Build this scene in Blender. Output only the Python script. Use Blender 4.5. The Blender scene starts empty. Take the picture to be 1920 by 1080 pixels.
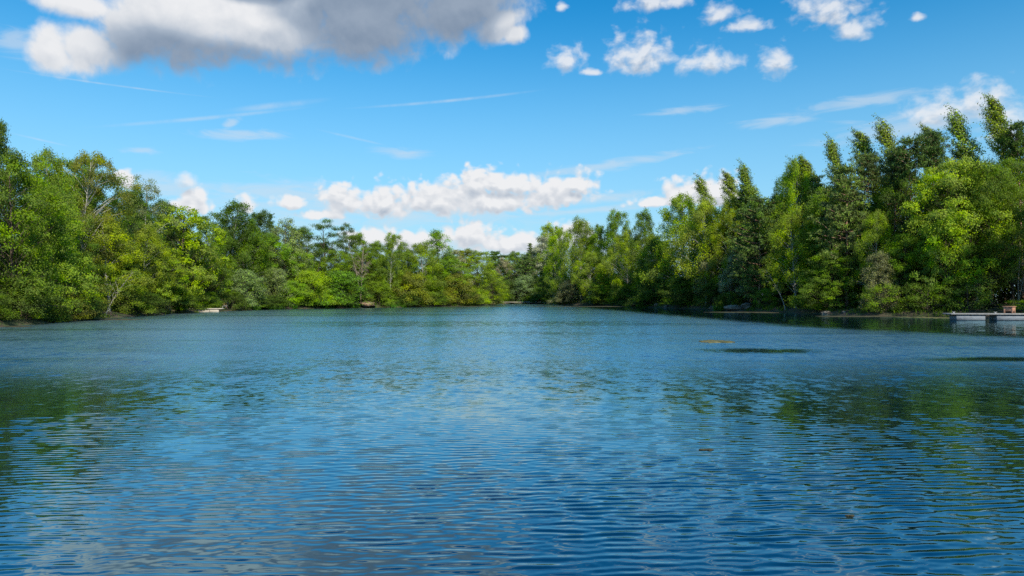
import bpy, math, random
import numpy as np
from mathutils import Vector, Matrix

scene = bpy.context.scene
R = math.radians
F = 1280.0            # focal length in photo pixels (1920 wide)
HOR = 555.0           # row of the horizon in the photo
CAM_H = 3.0

# ------------------------------------------------------------------ camera
cd = bpy.data.cameras.new('camera')
cam = bpy.data.objects.new('camera', cd)
scene.collection.objects.link(cam)
cd.sensor_width = 36.0
cd.lens = 36.0 * F / 1920.0
cd.clip_start = 0.1
cd.clip_end = 8000
cam.location = (0, 0, CAM_H)
cam.rotation_euler = (R(90) + math.atan((HOR - 540) / F), 0, 0)
scene.camera = cam

# ------------------------------------------------------------------ light, exposure
SUN_AZ, SUN_EL = R(158), R(42)       # azimuth clockwise from +Y (the view direction)
SUN_DIR = Vector((math.sin(SUN_AZ) * math.cos(SUN_EL), math.cos(SUN_AZ) * math.cos(SUN_EL), math.sin(SUN_EL)))
sl = bpy.data.lights.new('sun', 'SUN')
sl.energy = 5.0
sl.angle = R(0.5)
sl.color = (1.0, 0.93, 0.80)
sun = bpy.data.objects.new('sun', sl)
scene.collection.objects.link(sun)
sun.rotation_euler = SUN_DIR.to_track_quat('Z', 'Y').to_euler()
scene.view_settings.view_transform = 'Standard'
scene.view_settings.look = 'None'
scene.view_settings.gamma = 1.0
scene.view_settings.exposure = 0.0
scene.view_settings.use_curve_mapping = False
scene.cycles.max_bounces = 5
scene.cycles.diffuse_bounces = 2
scene.cycles.glossy_bounces = 3
scene.cycles.transmission_bounces = 3
scene.cycles.transparent_max_bounces = 4
scene.cycles.caustics_reflective = False
scene.cycles.caustics_refractive = False
scene.cycles.use_denoising = False

# ------------------------------------------------------------------ sky with clouds (world)
world = bpy.data.worlds.new('World')
scene.world = world
world.use_nodes = True
world.cycles.sampling_method = 'MANUAL'
world.cycles.sample_map_resolution = 512
wt = world.node_tree
wt.nodes.clear()


class NB:
    """small helper that writes node graphs"""
    def __init__(self, nt):
        self.nt = nt

    def n(self, typ, **kw):
        nd = self.nt.nodes.new(typ)
        for k, v in kw.items():
            setattr(nd, k, v)
        return nd

    def put(self, sock, v):
        if isinstance(v, bpy.types.NodeSocket):
            self.nt.links.new(v, sock)
        else:
            sock.default_value = v

    def m(self, op, a, b=None, c=None, clamp=False):
        nd = self.n('ShaderNodeMath', operation=op)
        nd.use_clamp = clamp
        self.put(nd.inputs[0], a)
        if b is not None:
            self.put(nd.inputs[1], b)
        if c is not None:
            self.put(nd.inputs[2], c)
        return nd.outputs[0]

    def v(self, op, a, b=None, out=0):
        nd = self.n('ShaderNodeVectorMath', operation=op)
        self.put(nd.inputs[0], a)
        if b is not None:
            self.put(nd.inputs[1], b)
        return nd.outputs[out]

    def ramp(self, x, lo, hi, a=0.0, b=1.0, smooth=True):
        nd = self.n('ShaderNodeMapRange', interpolation_type='SMOOTHSTEP' if smooth else 'LINEAR')
        self.put(nd.inputs[0], x)
        nd.inputs[1].default_value = lo
        nd.inputs[2].default_value = hi
        nd.inputs[3].default_value = a
        nd.inputs[4].default_value = b
        return nd.outputs[0]

    def noise(self, vec, scale, detail=6, rough=0.55, dist=0.0, dims='2D', lac=2.0):
        nd = self.n('ShaderNodeTexNoise', noise_dimensions=dims)
        if vec is not None:
            self.put(nd.inputs['Vector'], vec)
        nd.inputs['Scale'].default_value = scale
        nd.inputs['Detail'].default_value = detail
        nd.inputs['Roughness'].default_value = rough
        nd.inputs['Distortion'].default_value = dist
        nd.inputs['Lacunarity'].default_value = lac
        return nd

    def mix(self, f, a, b, blend='MIX'):
        nd = self.n('ShaderNodeMix', data_type='RGBA', blend_type=blend)
        self.put(nd.inputs[0], f)
        self.put(nd.inputs[6], a)
        self.put(nd.inputs[7], b)
        return nd.outputs[2]

    def comb(self, x, y, z=0.0):
        nd = self.n('ShaderNodeCombineXYZ')
        for i, q in enumerate((x, y, z)):
            self.put(nd.inputs[i], q)
        return nd.outputs[0]

    def sep(self, vec):
        nd = self.n('ShaderNodeSeparateXYZ')
        self.put(nd.inputs[0], vec)
        return nd.outputs


PITCH = math.atan((HOR - 540) / F)


def azel(px, py):
    """compass direction of a spot of sky, in degrees"""
    dx, dy, dz = (px - 960), F, (540 - py)
    y = dy * math.cos(PITCH) - dz * math.sin(PITCH)
    z = dy * math.sin(PITCH) + dz * math.cos(PITCH)
    return math.degrees(math.atan2(dx, y)), math.degrees(math.atan2(z, math.hypot(dx, y)))


def blob_chain(nb, p, blobs, k=0.25, flat=0.0):
    """smooth union of ellipses given in (px, py, rx, ry, tilt)"""
    cur = None
    px_, py_, _z = nb.sep(p)
    for px, py, rx, ry, tilt in blobs:
        if flat:
            py, ry = py + 0.22 * ry, ry * 1.22
        a, e = azel(px, py)
        s = math.degrees(1 / F) * math.cos(R(a))
        mp = nb.n('ShaderNodeMapping', vector_type='TEXTURE')
        # the running value rides along in z (scaled away) so that the ellipses are evaluated one after the other
        nb.put(mp.inputs[0], nb.comb(px_, py_, cur if cur is not None else 0.0))
        mp.inputs[1].default_value = (a, e, 0)
        mp.inputs[2].default_value = (0, 0, R(tilt))
        mp.inputs[3].default_value = (rx * s * math.cos(R(a)), ry * s, 1e9)
        q = mp.outputs[0]
        if flat:                                        # squeeze the lower half: a flat base
            q = nb.v('ADD', q, nb.v('MINIMUM', nb.v('MULTIPLY', q, (0, flat, 0)), (0, 0, 0)))
        ln = nb.v('LENGTH', q, out=1)
        d = nb.m('SUBTRACT', 1.0, ln)
        if cur is None:
            cur = d
        else:
            nd = nb.n('ShaderNodeMath', operation='SMOOTH_MAX')
            nb.put(nd.inputs[0], cur)
            nb.put(nd.inputs[1], d)
            nd.inputs[2].default_value = k
            cur = nd.outputs[0]
    return cur


BIG = [(340, 35, 170, 98, 0), (500, 42, 190, 82, 0), (680, 40, 130, 84, 0), (600, -40, 390, 100, 0), (860, 12, 140, 66, 14), (935, 46, 62, 32, 22), (965, 62, 30, 20, 0),
       (95, 92, 52, 52, 0), (168, 92, 80, 52, 6), (145, 10, 100, 28, 0), (250, 62, 90, 66, 0), (600, -90, 480, 70, 0)]
SMALL = [(1062, 112, 40, 24, 14), (1200, 102, 72, 40, 0), (1330, 116, 62, 26, 0), (1452, 116, 34, 30, 0),
         (1232, 2, 70, 18, 0), (1345, 25, 42, 18, 0), (1400, 48, 50, 13, -6), (1560, 12, 72, 42, -8), (1605, 50, 42, 26, 0),
         (1845, 188, 60, 40, 0), (1760, 205, 70, 34, 0), (1890, 235, 50, 50, 0), (1052, 12, 12, 12, 0),
         (352, 337, 20, 20, 25), (1110, 135, 22, 7, 0), (1720, 30, 16, 9, 0)]
LOW = [(905, 340, 98, 32, 0), (960, 345, 86, 25, 0), (1075, 345, 53, 29, 10), (640, 372, 62, 36, 0), (720, 378, 66, 43, 0), (820, 372, 128, 39, 0), (920, 375, 139, 36, 2), (1035, 362, 101, 39, 8), (1290, 362, 66, 39, 0), (1345, 358, 66, 43, 0), (1240, 378, 86, 13, 0), (365, 378, 48, 29, 0), (465, 382, 26, 25, 0), (540, 380, 42, 18, 0), (229, 335, 27, 25, 0), (880, 440, 77, 32, 0), (700, 442, 66, 25, 0), (960, 455, 96, 29, 0), (780, 452, 96, 23, 0), (1070, 440, 64, 33, 0), (600, 402, 53, 13, 0)]
VEIL = [(460, 252, 100, 13, 4), (432, 232, 22, 10, 35), (760, 287, 72, 13, 0), (1280, 208, 82, 9, 3), (1455, 226, 100, 11, 4),
        (1620, 190, 150, 16, 2), (1130, 312, 190, 12, 7), (560, 365, 260, 30, 0), (1100, 395, 260, 9, 4), (260, 283, 50, 8, 4),
        (700, 395, 420, 40, 0), (1130, 372, 120, 12, 6), (30, 80, 70, 30, 0), (1000, 470, 700, 34, 0), (300, 350, 130, 30, 0), (1700, 240, 190, 30, 3)]
TRAILS = [(215, 160, 230, 2.6, 0), (390, 221, 250, 5.5, 11.2), (520, 198, 120, 9, 11.2), (840, 189, 215, 4.2, 6.5), (75, 262, 70, 3, -8), (660, 258, 75, 3.5, -10)]

nb = NB(wt)
tc = nb.n('ShaderNodeTexCoord')
dirv = nb.v('NORMALIZE', tc.outputs['Generated'])
dx, dy, dz = nb.sep(dirv)
az = nb.m('MULTIPLY', nb.m('ARCTAN2', dx, dy), 180 / math.pi)
el = nb.m('MULTIPLY', nb.m('ARCSINE', dz), 180 / math.pi)
pp = nb.comb(az, el, 0.0)

# group: cloud density at a point of (azimuth, elevation)
g = bpy.data.node_groups.new('cloud_density', 'ShaderNodeTree')
g.interface.new_socket('p', in_out='INPUT', socket_type='NodeSocketVector')
g.interface.new_socket('density', in_out='OUTPUT', socket_type='NodeSocketFloat')
gb = NB(g)
gi = gb.n('NodeGroupInput')
go = gb.n('NodeGroupOutput')
P = gi.outputs[0]
warp = gb.noise(P, 0.35, 2, 0.5)
w3 = gb.v('SCALE', gb.v('SUBTRACT', warp.outputs['Color'], (0.5, 0.5, 0.5)))
w3.node.inputs[3].default_value = 1.0
Pw = gb.v('ADD', P, w3)
fine = gb.noise(Pw, 0.5, 7, 0.55).outputs['Fac']
puff = gb.n('ShaderNodeTexVoronoi', feature='F1', voronoi_dimensions='2D')
gb.put(puff.inputs['Vector'], Pw)
puff.inputs['Scale'].default_value = 0.85
puff.inputs['Detail'].default_value = 1.0
bub = gb.m('SUBTRACT', 0.45, puff.outputs['Distance'])
nz = gb.m('MULTIPLY', gb.m('SUBTRACT', fine, 0.5), 1.7)
fb = gb.m('MULTIPLY', gb.m('MAXIMUM', blob_chain(gb, P, BIG, 0.2), -0.9), 1.2)
fs = blob_chain(gb, P, SMALL, 0.1, 0.7)
fl = blob_chain(gb, P, LOW, 0.1, 0.9)
nlow = gb.noise(gb.v('MULTIPLY', Pw, (1.0, 1.5, 1.0)), 0.75, 6, 0.5).outputs['Fac']
nl = gb.m('MULTIPLY', gb.m('SUBTRACT', nlow, 0.5), 1.35)
d1 = gb.m('ADD', fb, gb.m('ADD', gb.m('MULTIPLY', nz, 0.62), gb.m('MULTIPLY', bub, 0.12)))
d2 = gb.m('ADD', fs, gb.m('ADD', gb.m('MULTIPLY', nl, 1.35), gb.m('MULTIPLY', nz, 0.35)))
d3 = gb.m('ADD', fl, gb.m('ADD', gb.m('MULTIPLY', nl, 0.62), gb.m('MULTIPLY', bub, 0.5)))
# scattered fair-weather clouds over the rest of the sky (beside and behind the viewer, overhead)
sx, sy, sz = gb.sep(P)
away = gb.m('MAXIMUM', gb.ramp(gb.m('ABSOLUTE', sx), 40, 55), gb.ramp(sy, 27, 36))
nfar = gb.noise(gb.v('MULTIPLY', P, (0.6, 1.0, 1.0)), 0.075, 6, 0.6).outputs['Fac']
d4 = gb.m('SUBTRACT', gb.m('ADD', gb.m('MULTIPLY', gb.m('SUBTRACT', nfar, 0.58), 4.0), gb.m('MULTIPLY', away, 1.0)), 1.0)
dens = gb.m('MAXIMUM', gb.m('MAXIMUM', d1, d2), gb.m('MAXIMUM', d3, d4))
gb.put(go.inputs[0], dens)
g.interface.new_socket('heavy', in_out='OUTPUT', socket_type='NodeSocketFloat')
g.interface.new_socket('core', in_out='OUTPUT', socket_type='NodeSocketFloat')
gb.put(go.inputs[2], fb)
g.interface.new_socket('thin', in_out='OUTPUT', socket_type='NodeSocketFloat')
gb.put(go.inputs[3], gb.ramp(gb.m('SUBTRACT', d2, gb.m('MAXIMUM', d1, d3)), -0.1, 0.1))
gb.put(go.inputs[1], gb.ramp(gb.m('SUBTRACT', d1, gb.m('MAXIMUM', d2, d3)), -0.1, 0.2))


def cloud(vec):
    nd = nb.n('ShaderNodeGroup')
    nd.node_tree = g
    nb.put(nd.inputs[0], vec)
    return nd.outputs


c0, heavy, core, thin = cloud(pp)
c1 = cloud(nb.v('ADD', pp, (0.12, 0.7, 0.0)))[0]
al_low = nb.ramp(c0, -0.08, 0.42)
al_thin = nb.ramp(c0, -0.2, 0.95, 0.0, 0.84)
al_big = nb.ramp(c0, -0.15, 0.55)
alpha = nb.m('MULTIPLY_ADD', thin, nb.m('SUBTRACT', al_thin, al_low), al_low)
alpha = nb.m('MULTIPLY_ADD', heavy, nb.m('SUBTRACT', al_big, alpha), alpha)
alpha = nb.m('MULTIPLY', alpha, nb.ramp(el, -1.0, 1.0))
lit = nb.m('SUBTRACT', c0, c1)                      # > 0 : thins out towards the light, a lit rim
rim = nb.ramp(lit, -0.55, 0.35, 0.0, 1.0, smooth=False)
# the heavy cloud is thick: its underside and right half are grey
GREY = [(295, 105, 125, 62, 4), (460, 122, 230, 44, 0), (690, 55, 160, 118, 0), (600, 110, 150, 50, 0), (860, 24, 125, 76, 14), (480, -20, 110, 24, 0)]
WHITE = [(130, 92, 112, 62, 0), (330, 22, 180, 42, -4), (480, 58, 130, 34, -10), (965, 58, 48, 36, 0)]
gw = nb.noise(pp, 0.3, 4, 0.45).outputs['Fac']
gq = nb.m('MULTIPLY', nb.m('SUBTRACT', gw, 0.5), 0.8)
grey = nb.ramp(nb.m('ADD', blob_chain(nb, pp, GREY, 0.3), gq), -0.4, 0.5)
white = nb.ramp(nb.m('ADD', blob_chain(nb, pp, WHITE, 0.3), gq), -0.25, 0.55)
thick = nb.ramp(c0, 0.1, 0.9)
sh_small = nb.m('SUBTRACT', 1.0, nb.m('MULTIPLY', nb.m('SUBTRACT', 1.0, rim), nb.m('MULTIPLY_ADD', thick, 0.3, 0.26)))
thick_b = nb.ramp(core, -0.5, 0.25)
sh_big = nb.m('SUBTRACT', 0.88, nb.m('MULTIPLY', nb.m('MULTIPLY', grey, thick_b), nb.m('MULTIPLY_ADD', white, -0.46, 0.71)))
sh_big = nb.m('ADD', sh_big, nb.m('MULTIPLY', nb.m('SUBTRACT', rim, 0.5), 0.2))
shade = nb.m('MULTIPLY_ADD', nb.m('SUBTRACT', sh_big, sh_small), heavy, sh_small, clamp=True)
ccol = nb.n('ShaderNodeValToRGB')
nb.put(ccol.inputs[0], shade)
cr = ccol.color_ramp
cr.elements[0].position = 0.0
cr.elements[0].color = (1.9 / 10, 2.65 / 10, 3.8 / 10, 1)
cr.elements[1].position = 1.0
cr.elements[1].color = (8.6 / 10, 8.7 / 10, 8.9 / 10, 1)
e = cr.elements.new(0.5)
e.color = (4.0 / 10, 4.75 / 10, 5.8 / 10, 1)
ccol10 = nb.v('SCALE', ccol.outputs[0])
ccol10.node.inputs[3].default_value = 10.0

sky = nb.n('ShaderNodeTexSky', sky_type='NISHITA')
sky.sun_disc = False
sky.sun_elevation = SUN_EL
sky.sun_rotation = SUN_AZ
sky.air_density = 1.0
sky.dust_density = 0.0
sky.ozone_density = 4.0
hsv = nb.n('ShaderNodeHueSaturation')
nb.put(hsv.inputs['Color'], sky.outputs[0])
hsv.inputs['Hue'].default_value = 0.486
hsv.inputs['Saturation'].default_value = 1.36
hsv.inputs['Value'].default_value = 1.66
deep = nb.mix(nb.ramp(el, 13.0, 34.0), hsv.outputs[0], nb.v('MULTIPLY', hsv.outputs[0], (0.35, 0.86, 1.0)))
skyc = nb.mix(nb.ramp(el, 24.0, -4.0, 0.0, 0.95), deep, (3.3, 6.0, 7.9, 1))
# thin veils and vapour trails
vn = nb.noise(nb.v('MULTIPLY', pp, (0.35, 1.6, 1.0)), 0.8, 7, 0.6, 0.6).outputs['Fac']
veil = nb.m('MULTIPLY', nb.ramp(nb.m('ADD', blob_chain(nb, pp, VEIL, 0.05), nb.m('MULTIPLY', nb.m('SUBTRACT', vn, 0.5), 1.9)), -0.1, 1.0), 0.5)
tn = nb.noise(pp, 0.5, 4, 0.6).outputs['Fac']
trail = nb.m('MULTIPLY', nb.ramp(blob_chain(nb, pp, TRAILS, 0.02), 0.0, 1.0), nb.ramp(tn, 0.3, 0.7, 0.16, 0.42))
vv = nb.m('MAXIMUM', veil, trail, clamp=True)
c_veil = nb.mix(vv, skyc, (6.6, 7.4, 8.2, 1))
c_all = nb.mix(alpha, c_veil, ccol10)
bg = nb.n('ShaderNodeBackground')
nb.put(bg.inputs[0], c_all)
bg.inputs[1].default_value = 0.10
wo = nb.n('ShaderNodeOutputWorld')
nb.put(wo.inputs[0], bg.outputs[0])

# ------------------------------------------------------------------ helpers
COL = scene.collection


def new_mat(name):
    m = bpy.data.materials.new(name)
    m.use_nodes = True
    m.node_tree.nodes.clear()
    return m, NB(m.node_tree)


def mesh_from(name, verts, faces_flat, sizes, mat, smooth=False, attr=None):
    """verts (n,3); faces_flat vertex indices; sizes of each face"""
    me = bpy.data.meshes.new(name)
    verts = np.asarray(verts, np.float32)
    me.vertices.add(len(verts))
    me.vertices.foreach_set('co', verts.ravel())
    fl = np.asarray(faces_flat, np.int32)
    sizes = np.asarray(sizes, np.int32)
    me.loops.add(len(fl))
    me.loops.foreach_set('vertex_index', fl)
    me.polygons.add(len(sizes))
    me.polygons.foreach_set('loop_start', np.concatenate([[0], np.cumsum(sizes)[:-1]]).astype(np.int32))
    if smooth:
        me.polygons.foreach_set('use_smooth', np.ones(len(sizes), bool))
    if attr is not None:
        for k, a in attr.items():
            at = me.attributes.new(k, 'FLOAT', 'FACE')
            at.data.foreach_set('value', np.asarray(a, np.float32))
    me.update(calc_edges=True)
    me.validate()
    if mat:
        me.materials.append(mat)
    return me


def link(name, me, parent=None, loc=(0, 0, 0)):
    o = bpy.data.objects.new(name, me)
    COL.objects.link(o)
    o.parent = parent
    o.location = loc
    return o


def tag(o, label, cat, group=None):
    o['label'] = label
    o['category'] = cat
    if group:
        o['group'] = group
    return o


class Geo:
    """collects tubes / boxes into one mesh"""
    def __init__(self):
        self.v, self.f, self.s, self.nv = [], [], [], 0

    def add(self, verts, faces):
        self.v.append(np.asarray(verts, float))
        for fc in faces:
            self.f.extend([i + self.nv for i in fc])
            self.s.append(len(fc))
        self.nv += len(verts)

    def tube(self, pts, radii, sides=6, cap=True):
        pts = np.asarray(pts, float)
        n = len(pts)
        tang = np.gradient(pts, axis=0)
        tang /= np.linalg.norm(tang, axis=1)[:, None] + 1e-9
        ref = np.array([0.31, 0.95, 0.05])
        vs = []
        for i in range(n):
            a = np.cross(tang[i], ref)
            if np.linalg.norm(a) < 0.1:
                a = np.cross(tang[i], [1, 0, 0])
            a /= np.linalg.norm(a)
            b = np.cross(tang[i], a)
            for k in range(sides):
                t = 2 * math.pi * k / sides
                vs.append(pts[i] + radii[i] * (a * math.cos(t) + b * math.sin(t)))
        fs = []
        for i in range(n - 1):
            for k in range(sides):
                k2 = (k + 1) % sides
                fs.append((i * sides + k, i * sides + k2, (i + 1) * sides + k2, (i + 1) * sides + k))
        if cap:
            fs.append(tuple(range((n - 1) * sides, n * sides)))
        self.add(vs, fs)

    def box(self, c, d, rz=0.0, bev=0.02):
        """box with bevelled vertical and top edges"""
        x, y, z = d[0] / 2, d[1] / 2, d[2] / 2
        b = min(bev, x * .4, y * .4, z * .4)
        rings = []
        for zz, ins in ((-z, b), (-z + b, 0), (z - b, 0), (z, b)):
            X, Y = x - ins, y - ins
            rings.append([(X, -Y + b, zz), (X, Y - b, zz), (X - b, Y, zz), (-X + b, Y, zz), (-X, Y - b, zz), (-X, -Y + b, zz), (-X + b, -Y, zz), (X - b, -Y, zz)])
        vs = np.array([p for r in rings for p in r])
        cs, sn = math.cos(rz), math.sin(rz)
        vs = np.stack([vs[:, 0] * cs - vs[:, 1] * sn + c[0], vs[:, 0] * sn + vs[:, 1] * cs + c[1], vs[:, 2] + c[2]], 1)
        fs = [tuple(range(7, -1, -1)), tuple(range(24, 32))]
        for i in range(3):
            for k in range(8):
                k2 = (k + 1) % 8
                fs.append((i * 8 + k, i * 8 + k2, i * 8 + 8 + k2, i * 8 + 8 + k))
        self.add(vs, fs)

    def mesh(self, name, mat, smooth=False):
        return mesh_from(name, np.concatenate(self.v), self.f, self.s, mat, smooth)


import functools
NB.noise = functools.partialmethod(NB.noise, dims='3D')


# ------------------------------------------------------------------ materials
def leaf_material(name, trans=0.38, spec=0.12, yellow=0.35):
    m, b = new_mat(name)
    oi = b.n('ShaderNodeObjectInfo')
    at = b.n('ShaderNodeAttribute', attribute_name='rnd')
    a2 = b.n('ShaderNodeAttribute', attribute_name='tint')
    h = b.n('ShaderNodeHueSaturation')
    b.put(h.inputs['Color'], oi.outputs['Color'])
    b.put(h.inputs['Hue'], b.m('MULTIPLY_ADD', at.outputs['Fac'], -0.035 * yellow / 0.35, 0.507))
    b.put(h.inputs['Saturation'], b.m('MULTIPLY_ADD', a2.outputs['Fac'], 0.3, 0.85))
    b.put(h.inputs['Value'], b.m('MULTIPLY_ADD', a2.outputs['Fac'], 0.9, 0.55))
    pr = b.n('ShaderNodeBsdfPrincipled')
    b.put(pr.inputs['Base Color'], h.outputs[0])
    pr.inputs['Roughness'].default_value = 0.5
    pr.inputs['Specular IOR Level'].default_value = spec
    tr = b.n('ShaderNodeBsdfTranslucent')
    h2 = b.n('ShaderNodeHueSaturation')
    b.put(h2.inputs['Color'], h.outputs[0])
    h2.inputs['Hue'].default_value = 0.485
    h2.inputs['Value'].default_value = 1.3
    b.put(tr.inputs[0], h2.outputs[0])
    mx = b.n('ShaderNodeMixShader')
    mx.inputs[0].default_value = trans
    b.put(mx.inputs[1], pr.outputs[0])
    b.put(mx.inputs[2], tr.outputs[0])
    o = b.n('ShaderNodeOutputMaterial')
    b.put(o.inputs[0], mx.outputs[0])
    return m


def bark_material(name, base, dark, scale, zs=1.0, thr=(0.45, 0.6), rough=0.9):
    m, b = new_mat(name)
    tcn = b.n('ShaderNodeTexCoord')
    v = b.v('MULTIPLY', tcn.outputs['Object'], (1.0, 1.0, zs))
    nz_ = b.noise(v, scale, 6, 0.6).outputs['Fac']
    f = b.ramp(nz_, thr[0], thr[1])
    c = b.mix(f, base, dark)
    pr = b.n('ShaderNodeBsdfPrincipled')
    b.put(pr.inputs['Base Color'], c)
    pr.inputs['Roughness'].default_value = rough
    pr.inputs['Specular IOR Level'].default_value = 0.2
    bp = b.n('ShaderNodeBump')
    bp.inputs['Strength'].default_value = 0.5
    bp.inputs['Distance'].default_value = 0.05
    b.put(bp.inputs['Height'], nz_)
    b.put(pr.inputs['Normal'], bp.outputs[0])
    o = b.n('ShaderNodeOutputMaterial')
    b.put(o.inputs[0], pr.outputs[0])
    return m


M_LEAF = leaf_material('broad_leaves')
M_NEEDLE = leaf_material('needles', 0.18, 0.12, 0.2)
M_SILVER = leaf_material('silver_leaves', 0.25, 0.3, 0.1)
M_BIRCH = bark_material('birch_bark', (0.42, 0.40, 0.34, 1), (0.07, 0.06, 0.05, 1), 3.0, 2.2, (0.56, 0.66))
M_BARK = bark_material('brown_bark', (0.14, 0.105, 0.075, 1), (0.05, 0.04, 0.03, 1), 6.0, 0.35)
M_PINEBARK = bark_material('pine_bark', (0.42, 0.26, 0.18, 1), (0.13, 0.075, 0.05, 1), 4.0, 0.5)
M_DEAD = bark_material('bare_wood', (0.36, 0.29, 0.21, 1), (0.17, 0.13, 0.09, 1), 5.0, 0.5)
M_CONC = bark_material('weathered_concrete', (0.62, 0.56, 0.46, 1), (0.4, 0.34, 0.27, 1), 2.5, 3.0, (0.42, 0.7))
M_FLOAT = bark_material('grey_pontoon', (0.25, 0.275, 0.30, 1), (0.17, 0.185, 0.20, 1), 2.0, 2.0, (0.4, 0.75), 0.6)
M_DECK = bark_material('deck_boards', (0.31, 0.305, 0.29, 1), (0.18, 0.175, 0.165, 1), 4.0, 1.0, (0.4, 0.7), 0.8)
M_METAL = bark_material('galvanised_metal', (0.5, 0.5, 0.5, 1), (0.35, 0.35, 0.35, 1), 9.0, 1.0, (0.4, 0.7), 0.4)
M_BOXW = bark_material('salmon_paint', (0.52, 0.28, 0.18, 1), (0.4, 0.2, 0.13, 1), 6.0, 0.4, (0.4, 0.7), 0.7)
M_DARK = bark_material('near_black', (0.02, 0.018, 0.016, 1), (0.01, 0.01, 0.01, 1), 5.0)  # even near-black: shade in the box's slots, also some piles
M_ROCK = bark_material('pale_rock', (0.3, 0.26, 0.21, 1), (0.13, 0.11, 0.085, 1), 1.6, 1.5, (0.4, 0.65))
M_SAND = bark_material('bare_earth', (0.38, 0.27, 0.17, 1), (0.25, 0.15, 0.085, 1), 1.2, 1.0, (0.35, 0.7))
M_WEED = bark_material('floating_algae', (0.17, 0.15, 0.065, 1), (0.07, 0.08, 0.03, 1), 1.3, 1.0, (0.35, 0.65))
M_SCUM = bark_material('pale_algae', (0.085, 0.075, 0.04, 1), (0.04, 0.038, 0.022, 1), 0.9, 1.0, (0.35, 0.65))

# ------------------------------------------------------------------ lake outline (metres, camera at 0,0)
SHORE_PX = [(0, 613), (100, 605), (200, 597.5), (320, 588.5), (420, 583.5), (500, 580.5), (600, 578.5), (680, 577.5), (800, 575.5), (880, 573.5), (925, 572)]
SHORE_PXR = [(1050, 571.5), (1150, 573.5), (1250, 577), (1350, 581), (1450, 585), (1550, 589), (1650, 592.5), (1760, 595), (1920, 596.5)]


def ground_pt(px, py):
    Y = F * CAM_H / (py - HOR)
    return ((px - 960) / F * Y, Y)


LAKE = [(-36, -14), (-46, 10), (-50, 40)] + [ground_pt(*q) for q in SHORE_PX] + \
       [(-4.5, 246), (-5.5, 262), (2, 268), (10, 268), (16, 258)] + [ground_pt(*q) for q in SHORE_PXR] + [(72, 60), (70, 20), (52, -14), (0, -17)]
LAKE = np.array(LAKE)


def lake_sd(P):
    """signed distance to the shore, > 0 on land"""
    P = np.asarray(P, float)
    A = LAKE
    B = np.roll(LAKE, -1, 0)
    best = np.full(len(P), 1e9)
    inside = np.zeros(len(P), bool)
    for a, b in zip(A, B):
        ab = b - a
        t = np.clip(((P - a) @ ab) / (ab @ ab), 0, 1)
        d = np.linalg.norm(P - (a + t[:, None] * ab), axis=1)
        best = np.minimum(best, d)
        c = (a[1] > P[:, 1]) != (b[1] > P[:, 1])
        with np.errstate(divide='ignore', invalid='ignore'):
            xx = (b[0] - a[0]) * (P[:, 1] - a[1]) / (b[1] - a[1]) + a[0]
        inside ^= c & (P[:, 0] < xx)
    return np.where(inside, -best, best)


def wob(P):
    x, y = P[:, 0], P[:, 1]
    return 0.5 * np.sin(x * .37 + 1.3 * np.sin(y * .21)) + 0.45 * np.sin(y * .53 + 1.1 * np.sin(x * .31)) + 0.2 * np.sin(x * 1.3 + y * 1.7)


def terrain_z(P):
    P = np.asarray(P, float)
    sd = lake_sd(P) + 0.7 * wob(P)
    z = np.where(sd < 0, np.maximum(sd * 0.35, -2.0), 0.55 * (1 - np.exp(-np.maximum(sd, 0) / 0.9)) + 1.3 * (1 - np.exp(-np.maximum(sd, 0) / 9.0)))
    return z + np.where(sd > 0, 0.12 * wob(P * 0.9), 0)


def tz(x, y):
    return float(terrain_z(np.array([[x, y]]))[0])


# ground sheet reaching past the horizon
gx = np.concatenate([-np.geomspace(4000, 122, 14), np.arange(-120, 140.1, 1.6), np.geomspace(143, 4000, 14)])
gy = np.concatenate([[-2000, -400, -120, -60], np.arange(-40, 320.1, 1.6), np.geomspace(323, 6000, 14)])
GX, GY = np.meshgrid(gx, gy)
GP = np.stack([GX.ravel(), GY.ravel()], 1)
GV = np.column_stack([GP, terrain_z(GP)])
nx, ny = len(gx), len(gy)
ii = (np.arange(ny - 1)[:, None] * nx + np.arange(nx - 1)[None, :]).ravel()
GF = np.stack([ii, ii + 1, ii + nx + 1, ii + nx], 1)
m, b = new_mat('forest_floor')
tcn = b.n('ShaderNodeTexCoord')
f1 = b.noise(tcn.outputs['Object'], 0.35, 8, 0.6).outputs['Fac']
f2 = b.noise(tcn.outputs['Object'], 3.0, 6, 0.6).outputs['Fac']
c = b.mix(b.ramp(f1, 0.42, 0.6), (0.075, 0.055, 0.035, 1), (0.045, 0.07, 0.018, 1))
c = b.mix(b.ramp(f2, 0.5, 0.75), c, (0.12, 0.095, 0.06, 1))
pr = b.n('ShaderNodeBsdfPrincipled')
b.put(pr.inputs['Base Color'], c)
pr.inputs['Roughness'].default_value = 0.95
o = b.n('ShaderNodeOutputMaterial')
b.put(o.inputs[0], pr.outputs[0])
gobj = link('ground', mesh_from('ground', GV, GF.ravel(), np.full(len(GF), 4), m, True))
gobj['kind'] = 'structure'

# ------------------------------------------------------------------ water
rngw = np.random.default_rng(5)
ys = [-18.0]
while ys[-1] < 4.0:
    ys.append(ys[-1] + 0.35)
while ys[-1] < 60:
    ys.append(ys[-1] + (0.031 if ys[-1] < 17 else 0.05 if ys[-1] < 26 else 0.08 if ys[-1] < 42 else 0.14))
while ys[-1] < 300:
    ys.append(ys[-1] * 1.02)
ys = np.array(ys)
ts = np.linspace(-1, 1, 620)
WY, WT = np.meshgrid(ys, ts, indexing='ij')
WX = WT * (np.maximum(WY, -2) * 0.98 + 9)


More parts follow.
